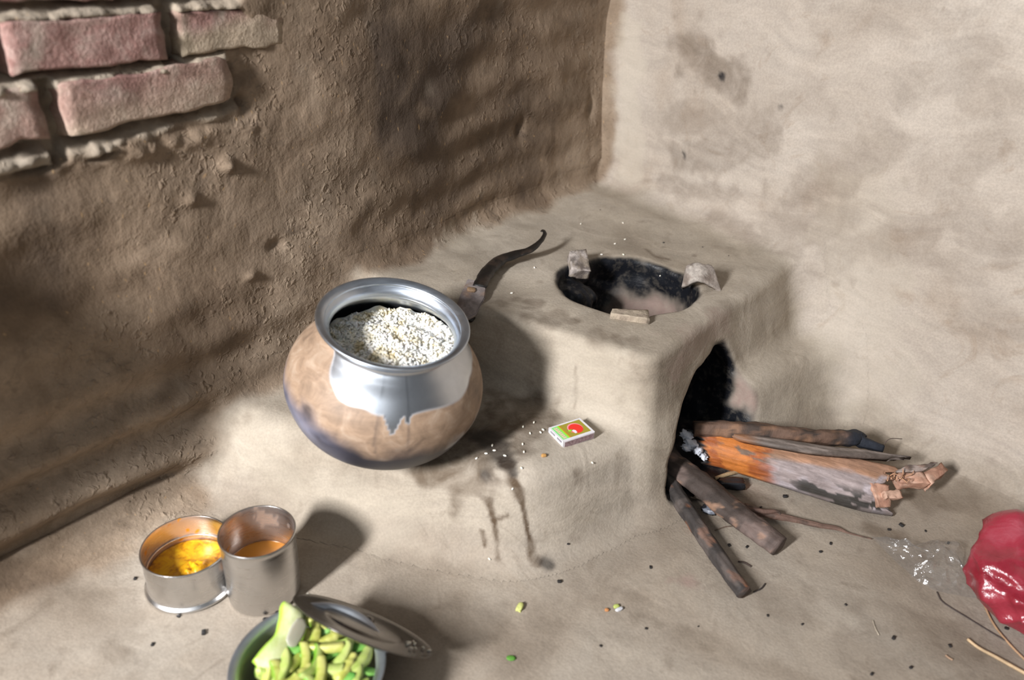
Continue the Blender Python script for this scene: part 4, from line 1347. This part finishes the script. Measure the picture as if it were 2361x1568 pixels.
M['oil'] = oil_mat()
prof = [(0, 0.0), (TR_ - 0.0020, 0.0), (TR_ - 0.0016, 0.003), (TR_ - 0.0016, 0.0385), (TR_ - 0.0030, 0.0375), (0.02, 0.0374), (0, 0.0374)]
v, f = lathe(prof, 80); v = v + TC + np.array([0, 0, 0.0042])
tag(mesh('cooking_oil', v, f, M['oil'], loc=tuple(TC + np.array([0, 0, 0.0042]))), 'amber oil standing in the tall steel tumbler', 'oil')

BR_, BH_ = 0.0510, 0.0580
BC = np.array([-0.6235, 0.4745, 0.0]); BC[2] = float(h_floor(BC[0], BC[1])) + 0.001
con = thing('steel_container', 'short wide steel container with yellow spice paste inside, left of the tumbler', 'container', tuple(BC))
foot = [(BR_ + 0.0030, 0.0), (BR_ + 0.0042, 0.0012), (BR_ + 0.0036, 0.0032), (BR_ + 0.0005, 0.0062), (BR_ - 0.0004, 0.0090)]
v, f = lathe(dense(wall_profile(BR_, BH_, 0.0, 0.0012, foot), 8), 128)
inner_ = (np.hypot(v[:, 0], v[:, 1]) < BR_ - 0.0006) & (v[:, 2] > 0.0045)
a_ = np.arctan2(v[:, 1], v[:, 0])
n1 = fbm(v[:, 0] * 110, v[:, 1] * 110, v[:, 2] * 110, 6, 2)
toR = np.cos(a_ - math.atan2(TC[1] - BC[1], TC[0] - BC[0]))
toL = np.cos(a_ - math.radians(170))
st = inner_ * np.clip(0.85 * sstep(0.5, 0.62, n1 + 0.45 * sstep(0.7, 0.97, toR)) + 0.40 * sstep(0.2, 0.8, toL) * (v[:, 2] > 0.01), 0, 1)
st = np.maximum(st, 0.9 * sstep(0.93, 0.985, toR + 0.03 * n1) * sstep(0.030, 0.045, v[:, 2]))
mesh('body', v + BC, f, M['steel'], con, attrs={'stain': st})


ring = [(BR_ - 0.0012 + 0.0013 * math.cos(q) - 0.0009, 0.0285 + 0.0014 * math.sin(q)) for q in np.linspace(0, 2 * math.pi, 13)]
v, f = lathe(ring, 112)
mesh('inner_ring', v + BC, f, M['steel'], con, attrs={'stain': np.full(len(v), 0.25)})


def paste_mat():
    t = NT('turmeric_paste')
    p = t.local(); a = t.noise(p, 70, 5, 0.65, 0.5)
    c = t.ramp(a, [(0.32, (0.30, 0.10, 0.01)), (0.46, (0.72, 0.33, 0.008)), (0.62, (0.86, 0.50, 0.015))])
    return t.fin(c, 0.30, 0.0, t.bump(a, 0.5, 0.003), 0.5)


M['paste'] = paste_mat()
rr = np.linspace(0, BR_ - 0.0018, 26); aa = np.linspace(0, 2 * math.pi, 72, endpoint=False)
RR, AA = np.meshgrid(rr, aa, indexing='ij'); X_, Y_ = RR * np.cos(AA), RR * np.sin(AA)
hp = 0.0205 + 0.016 * np.exp(-((X_ - 0.016) ** 2 + (Y_ + 0.006) ** 2) / 0.020 ** 2) * (1 + 0.25 * fbm(X_ * 130, Y_ * 130, 0, 5, 3)) + 0.0035 * np.exp(-((X_ - 0.03) ** 2 + (Y_ - 0.02) ** 2) / 0.02 ** 2)
v = np.stack([X_, Y_, hp], -1).reshape(-1, 3)
f = [(i * 72 + j, (i + 1) * 72 + j, (i + 1) * 72 + (j + 1) % 72, i * 72 + (j + 1) % 72) for i in range(25) for j in range(72)]
low = v.copy()[25 * 72:]; low[:, 2] = 0.004
v = np.vstack([v, low]); k0 = 26 * 72
f += [(25 * 72 + j, k0 + j, k0 + (j + 1) % 72, 25 * 72 + (j + 1) % 72) for j in range(72)] + [tuple(range(k0 + 71, k0 - 1, -1))]
tag(mesh('turmeric_paste', v + BC, f, M['paste'], loc=tuple(BC + np.array([0, 0, 0.004]))), 'bright yellow turmeric paste in the short steel container', 'paste')

# ------------------------------------------------------------------ bowl of chopped vegetables and its lid
BO = at(711, 1532, 0.076); BO[2] = float(h_floor(BO[0], BO[1]))
bowl = thing('metal_bowl', 'grey aluminium bowl of chopped green vegetables at the bottom edge', 'bowl', tuple(BO))
bp = spline([(0.0, 0.0), (0.045, 0.001), (0.066, 0.010), (0.077, 0.030), (0.080, 0.055), (0.081, 0.072), (0.084, 0.0765), (0.089, 0.0785), (0.0905, 0.0800), (0.0895, 0.0815), (0.085, 0.0805), (0.0795, 0.0765),
             (0.0782, 0.070), (0.0775, 0.055), (0.074, 0.031), (0.063, 0.012), (0.044, 0.0035), (0.0, 0.003)], 90)
bp = bp * np.array([0.862, 0.95])
v, f = lathe(bp, 128)
mesh('body', v + BO, f, M['bowl_alu'], bowl, attrs={'stain': 0.5 * (np.tile(np.arange(len(bp)) > 52, 128)) * sstep(0.074, 0.066, v[:, 2])})

def veg_mat(name, flesh, flesh2, skin):
    t = NT(name)
    p = t.local()
    a = t.noise(p, 90, 4, 0.6, 0.3)
    c = t.ramp(a, [(0.35, flesh), (0.65, flesh2)])
    c = t.mix(t.attr('skin'), c, skin)
    return t.fin(c, 0.42, 0.0, t.bump(a, 0.2, 0.002), 0.5, Subsurface_Weight=0.12, Subsurface_Radius=(0.004, 0.004, 0.002))


VM = [veg_mat('yellow_green_gourd', (0.40, 0.42, 0.075), (0.54, 0.53, 0.17), (0.18, 0.31, 0.03)), veg_mat('pale_green_gourd', (0.36, 0.46, 0.10), (0.47, 0.52, 0.18), (0.14, 0.30, 0.025)),
      veg_mat('dark_green_peel', (0.10, 0.30, 0.05), (0.20, 0.42, 0.09), (0.02, 0.15, 0.02))]


def veg_strip(name, L, Wd, Th, bend, mat, seed):
    """a curved strip of gourd: pale flesh with a skin side; local, lying along x"""
    n, m = 22, 12
    u = np.linspace(-1, 1, n)
    a = np.linspace(0, 2 * math.pi, m, endpoint=False)
    v = np.zeros((n, m, 3))
    wob = fbm(u * 2.0, seed * 3.3, 0, seed, 2)
    for i, t_ in enumerate(u):
        k = (1 - abs(t_) ** 14) ** 0.5 * (1 + 0.15 * wob[i])
        ca, sa_ = np.cos(a), np.sin(a)
        sq = lambda q: np.sign(q) * np.abs(q) ** 0.45
        v[i, :, 0] = t_ * L / 2
        v[i, :, 1] = sq(ca) * Wd / 2 * k + bend * (t_ * t_ - 0.4)
        v[i, :, 2] = sq(sa_) * Th / 2 * k
    f = [(i * m + j, i * m + (j + 1) % m, (i + 1) * m + (j + 1) % m, (i + 1) * m + j) for i in range(n - 1) for j in range(m)]
    f += [tuple(range(m - 1, -1, -1)), tuple(range((n - 1) * m, n * m))]
    skin = np.tile(sstep(0.3, 0.8, np.cos(a)), n)
    o = mesh(name, v.reshape(-1, 3), f, mat, loc=(0, 0, 0), attrs={'skin': skin})
    return o


protos = [veg_strip('vegetable_strip', 0.054, 0.0115, 0.010, 0.006, VM[0], 1), veg_strip('vegetable_strip', 0.046, 0.0105, 0.009, 0.010, VM[1], 2), veg_strip('vegetable_strip', 0.036, 0.0115, 0.010, 0.004, VM[0], 3),
          veg_strip('vegetable_strip', 0.028, 0.013, 0.004, 0.003, VM[2], 4), veg_strip('vegetable_strip', 0.026, 0.012, 0.011, 0.003, VM[1], 5)]
used_p = set()
LAB = ('long curved yellow green vegetable strip in the aluminium bowl', 'curved pale green vegetable strip in the aluminium bowl', 'short thick yellow green vegetable strip in the aluminium bowl',
       'dark green peel piece among the chopped vegetables', 'stubby pale green vegetable chunk in the aluminium bowl')
GRP = ('long yellow green strips', 'curved pale green strips', 'short yellow green strips', 'dark green peel pieces', 'stubby pale green chunks')


def put_veg(k, x, y, z, ang, tx, ty, s=1.0):
    if k in used_p:
        o = protos[k].copy(); COL.objects.link(o)
    else:
        o = protos[k]; used_p.add(k)
    o.location = (x, y, z); o.rotation_euler = (tx, ty, ang); o.scale = (s, s, s)
    return tag(o, LAB[k], 'vegetable', GRP[k])


vr = np.random.default_rng(5)
# the pieces seen on top, by where they lie
seen = ((0, 742, 1492, .086, 0.55), (0, 700, 1530, .086, 2.0), (1, 722, 1530, .088, 1.75), (0, 690, 1505, .082, 1.9), (2, 765, 1470, .082, 1.1), (3, 668, 1494, .087, 0.4), (3, 740, 1452, .080, 0.9), (3, 700, 1503, .084, 0.3), (1, 780, 1520, .083, 1.4),
        (2, 800, 1540, .083, 1.8), (4, 790, 1486, .080, 0.3), (3, 826, 1490, .080, 1.5), (0, 760, 1446, .078, 0.3), (1, 650, 1540, .084, 1.9), (4, 620, 1545, .078, 0.8), (2, 640, 1560, .084, 2.3), (0, 735, 1562, .088, 1.9), (4, 765, 1545, .085, 0.4), (1, 830, 1520, .080, 1.6),
        (3, 845, 1545, .079, 0.5), (2, 690, 1560, .086, 1.6), (3, 790, 1560, .083, 0.2), (4, 820, 1560, .081, 2.0), (0, 610, 1570, .077, 2.0), (2, 725, 1465, .082, 2.2), (3, 760, 1508, .081, 1.2), (4, 710, 1460, .080, 0.1), (2, 660, 1585, .085, 1.0), (0, 780, 1590, .084, 0.4), (1, 720, 1600, .086, 2.4), (3, 640, 1600, .081, 1.2), (4, 840, 1590, .079, 0.9))
for (k, x, y, z, ang) in seen:
    z -= 0.010
    p = at(x, y, z)
    p[:2] = BO[:2] + (p[:2] - BO[:2]) * min(1.0, 0.056 / (np.linalg.norm(p[:2] - BO[:2]) + 1e-6))
    put_veg(k, p[0], p[1], p[2], ang + vr.normal(0, 0.12), vr.normal(0, 0.35), vr.normal(0, 0.2), vr.uniform(0.9, 1.1))
for i in range(46):                                                 # the layer beneath
    r = 0.050 * math.sqrt(vr.uniform()); a = vr.uniform(0, 6.28)
    put_veg(int(vr.choice([0, 1, 2, 3, 4])), BO[0] + r * math.cos(a), BO[1] + r * math.sin(a), vr.uniform(0.054, 0.064), vr.uniform(0, 6.28), vr.normal(0, 0.4), vr.normal(0, 0.25), vr.uniform(0.85, 1.0))
# the two big pieces at the back left
o = veg_strip('vegetable_wedge', 0.074, 0.025, 0.014, 0.010, veg_mat('pale_gourd_flesh', (0.62, 0.66, 0.30), (0.74, 0.77, 0.48), (0.36, 0.56, 0.06)), 9)
p = at(646, 1470, 0.080); o.location = tuple(p); o.rotation_euler = (0.55, -0.16, math.atan2(*(at(684, 1412, .09) - at(612, 1528, .09))[1::-1]))
tag(o, 'largest pale green gourd wedge leaning on the left side of the bowl', 'vegetable')
v, f = rock((0, 0, 0), (0.030, 0.016, 0.003), (0, 0, 0), 5, 0.03, 8, 0.2)
t = NT('white_radish_slice'); M['slice'] = t.fin((0.48, 0.46, 0.36), 0.4, 0.0, None, 0.5, Subsurface_Weight=0.1)
o = mesh('vegetable_slice', v, f, M['slice'], loc=(0, 0, 0))
p = at(684, 1458, 0.088); o.location = tuple(p); o.rotation_euler = (0.75, -0.16, math.atan2(*(at(684, 1412, .09) - at(612, 1528, .09))[1::-1]))
tag(o, 'oval white vegetable slice resting on the largest gourd wedge', 'vegetable')

# lid leaning from the bowl's rim to the floor behind
LC = at(836, 1444, 0.066)
la, lb = at(676, 1382, 0.094) - LC, at(996, 1506, 0.038) - LC
LC = LC + (la + lb) / 2
e1 = (lb - la); LR = np.linalg.norm(e1) / 2; e1 /= np.linalg.norm(e1)
vw = LC - CAM; vw /= np.linalg.norm(vw)
sd = vw - (vw @ e1) * e1; sd /= np.linalg.norm(sd)                  # away from the viewer, across the lid
nm_ = np.cross(e1, sd); nm_ *= np.sign(nm_[2])
th_ = math.radians(11.5)
e2 = sd * math.cos(th_) - nm_ * math.sin(th_) * -1.0
if (np.cross(e1, e2) @ (CAM - LC)) * np.sign(np.cross(e1, e2)[2]) < 0: e2 = sd * math.cos(th_) - nm_ * math.sin(th_)
ln = np.cross(e1, e2); ln *= np.sign(ln[2]); ln /= np.linalg.norm(ln)
lp_ = spline([(0.0, 0.006), (0.015, 0.006), (0.030, 0.005), (LR * 0.52, 0.003), (LR * 0.60, 0.0005), (LR * 0.84, 0.0), (LR * 0.95, 0.001), (LR, 0.0025), (LR + 0.0005, 0.0015), (LR * 0.95, -0.0004), (LR * 0.84, -0.0014), (LR * 0.6, -0.0009), (LR * 0.5, 0.0018), (0.0, 0.0046)], 70)
v, f = lathe(lp_, 120)
B_ = np.stack([e1, np.cross(ln, e1), ln], 0)
lid = thing('metal_lid', 'dark round metal lid leaning on the bowl rim', 'plate', tuple(LC))
mesh('disc', v @ B_ + LC, f, M['lid_steel'], lid)
v, f = lathe([(0, 0.0105), (0.003, 0.0103), (0.0052, 0.009), (0.006, 0.0068), (0.0068, 0.0052)], 24)
mesh('rivet', v @ B_ + LC + 0.004 * e1 + np.cross(ln, e1) * 0.010, f, M['lid_steel'], lid)
for k in range(9):
    a = rng.uniform(-0.5, 0.5); r = LR * rng.uniform(0.62, 0.96)
    q = LC + r * (math.cos(a) * e1 + math.sin(a) * np.cross(ln, e1)) + ln * 0.0022
    o = gr0.copy(); COL.objects.link(o); o.location = tuple(q); o.rotation_euler = (0, 0.3, rng.uniform(0, 3)); tag(o, 'white rice grain stuck on the dark lid', 'rice grain', 'rice grains on the lid')
for (x, y) in ((692, 1379), (710, 1372)):
    q = at(x, y, 0.063); o = gr0.copy(); COL.objects.link(o); o.location = tuple(q); o.scale = (1.3, 1.6, 1.6); tag(o, 'white rice grain stuck at the upper left edge of the lid', 'rice grain', 'rice grains at the lid edge')

# ------------------------------------------------------------------ plastic at the right
def film_mat(name, tint, alpha, rough, ior=1.45):
    t = NT(name)
    tr_ = t.n('ShaderNodeBsdfTransparent'); tr_.inputs[0].default_value = (*tint, 1)
    gl = t.n('ShaderNodeBsdfGlossy'); gl.inputs['Roughness'].default_value = rough
    df = t.n('ShaderNodeBsdfDiffuse'); df.inputs[0].default_value = (0.8, 0.82, 0.86, 1)
    p = t.local(); nz = t.noise(p, 70, 4, 0.6, 0.6); b = t.bump(nz, 0.35, 0.004)
    t.l(b, gl.inputs['Normal'])
    lw = t.n('ShaderNodeLayerWeight'); lw.inputs[0].default_value = 0.35; t.l(b, lw.inputs['Normal'])
    m1 = t.n('ShaderNodeMixShader'); m1.inputs[0].default_value = alpha
    t.l(tr_.outputs[0], m1.inputs[1]); t.l(df.outputs[0], m1.inputs[2])
    m2 = t.n('ShaderNodeMixShader')
    fr = t.math('ADD', t.math('MULTIPLY', lw.outputs['Facing'], 0.22), 0.055)
    t.l(fr, m2.inputs[0]); t.l(m1.outputs[0], m2.inputs[1]); t.l(gl.outputs[0], m2.inputs[2])
    t.l(m2.outputs[0], t.out.inputs[0])
    return t.m


M['film'] = film_mat('clear_film', (0.95, 0.955, 0.96), 0.025, 0.16)


def crease(x, y, seed, freq, octv=3):
    """ridged noise: sharp folds"""
    r = 0
    for k, (fq, am) in enumerate(((freq, 1.0), (freq * 2.1, 0.5), (freq * 4.3, 0.22))[:octv]):
        r = r + am * (1 - 2 * np.abs(vnoise(x * fq, y * fq, 0.3, seed + k * 7)))
    return r


outline = [(2008, 1240), (2060, 1262), (2100, 1262), (2160, 1256), (2215, 1268), (2226, 1316), (2262, 1360), (2272, 1384), (2215, 1376), (2150, 1362), (2110, 1340), (2086, 1318), (2050, 1282)]
op = np.array([hit(*q) for q in outline]); ctr = op.mean(0)
m = 15; nr = 64
ol = spline(np.vstack([op, op[:1]]), nr + 1)[:-1]
v = np.zeros((m, nr, 3))
for i in range(m):
    s_ = i / (m - 1)
    v[i] = ctr + (ol - ctr) * s_
gz2 = h_floor(v[..., 0], v[..., 1])
s_ = np.linspace(0, 1, m)[:, None]
v[..., 2] = gz2 + 0.0015 + 0.022 * (1 - s_ ** 2.5) * (0.7 + 0.3 * crease(v[..., 0], v[..., 1], 3, 22)) + 0.007 * (1 - s_ ** 6) * np.maximum(crease(v[..., 0], v[..., 1], 9, 34), -0.5) + 0.003 * (s_ > 0.8) * np.maximum(0, fbm(v[..., 0] * 90, v[..., 1] * 90, 0, 2, 2))
v[..., 2] = np.maximum(v[..., 2], gz2 + 0.001)
f = [(i * nr + j, (i + 1) * nr + j, (i + 1) * nr + (j + 1) % nr, i * nr + (j + 1) % nr) for i in range(m - 1) for j in range(nr)]
v2 = v.copy(); v2[..., 2] = np.maximum(v2[..., 2] - 0.0006, gz2 + 0.0004)
o = mesh('plastic_wrapper', v.reshape(-1, 3), f, M['film'], loc=tuple(np.append(ctr[:2], gz2.mean())), smooth=False)
tag(o, 'crumpled clear plastic wrapper on the floor beside the red bag', 'plastic wrapper')


def bag_mat():
    t = NT('red_plastic')
    p = t.local(); a = t.noise(p, 14, 5, 0.6, 0.9); b = t.noise(p, 45, 4, 0.65, 1.2)
    c = t.ramp(a, [(0.35, (0.20, 0.010, 0.020)), (0.55, (0.30, 0.030, 0.048)), (0.72, (0.40, 0.12, 0.145))])
    return t.fin(c, 0.24, 0.0, t.bump(t.math('ADD', b, a), 0.35, 0.006), 0.6, Subsurface_Weight=0.15, Subsurface_Radius=(0.01, 0.002, 0.002))


M['bag'] = bag_mat()
bm = bmesh.new(); bmesh.ops.create_icosphere(bm, subdivisions=6, radius=1.0)
v = np.array([q.co[:] for q in bm.verts]); f = [[q.index for q in x.verts] for x in bm.faces]; bm.free()
d_ = 1 + 0.15 * crease(v[:, 0] + v[:, 2] * 0.5, v[:, 1] - v[:, 2] * 0.4, 5, 1.1, 2) + 0.05 * crease(v[:, 0] * 1.2 + v[:, 2], v[:, 1] + v[:, 2] * 0.8, 15, 3.0, 1)
v = v * d_[:, None]
v = rotz(v * np.array([0.090, 0.084, 0.048]), 0.4)
bagc = at(2432, 1345, 0.045)
v[:, 2] = np.maximum(v[:, 2] + 0.048, 0.0)
# the gathered neck pulled up towards the viewer's left
w = np.exp(-((v[:, 0] + 0.062) ** 2 + (v[:, 1] - 0.03) ** 2) / 0.035 ** 2)
v[:, 2] += 0.030 * w
bagc[2] = float(h_floor(bagc[0], bagc[1]))
bag = mesh('plastic_bag', v + bagc, f, M['bag'], loc=tuple(bagc))
tag(bag, 'crumpled red plastic bag at the right edge of the floor', 'plastic bag')

# straws and a thread by the bag
thread('straw', 'long tan straw running out from under the red bag', [on(2264, 1386, .0014), on(2290, 1440, .0014), on(2330, 1490, .0014), on(2375, 1535, .0014)], (0.42, 0.26, 0.15), 'straw')
thread('straw', 'thicker pale straw at the bottom right, lowest of the straws', [on(2230, 1476, .0020), on(2256, 1496, .0020), on(2300, 1520, .0022), on(2375, 1562, .0022)], (0.52, 0.37, 0.22), 'straw')
thread('straw', 'short pale straw lying along the lower edge of the red bag', [on(2312, 1412, .0014), on(2335, 1428, .0014), on(2375, 1450, .0014)], (0.40, 0.32, 0.22), 'straw')
thread('thread', 'thin dark curved thread on the floor below the clear wrapper', [on(2160, 1366, .0009), on(2175, 1390, .0009), on(2230, 1425, .0009), on(2290, 1462, .0009), on(2330, 1485, .0009)], (0.06, 0.045, 0.04), 'thread', 50)
thread('straw', 'tiny pale straw left of the thread on the floor', [on(2012, 1432, .0009), on(2018, 1450, .0009), on(2026, 1465, .0009)], (0.42, 0.36, 0.28), 'straw')
thread('straw', 'tiny reddish straw scrap below the thread on the floor', [on(2180, 1512, .0012), on(2187, 1518, .0012), on(2196, 1523, .0012)], (0.40, 0.26, 0.17), 'straw')
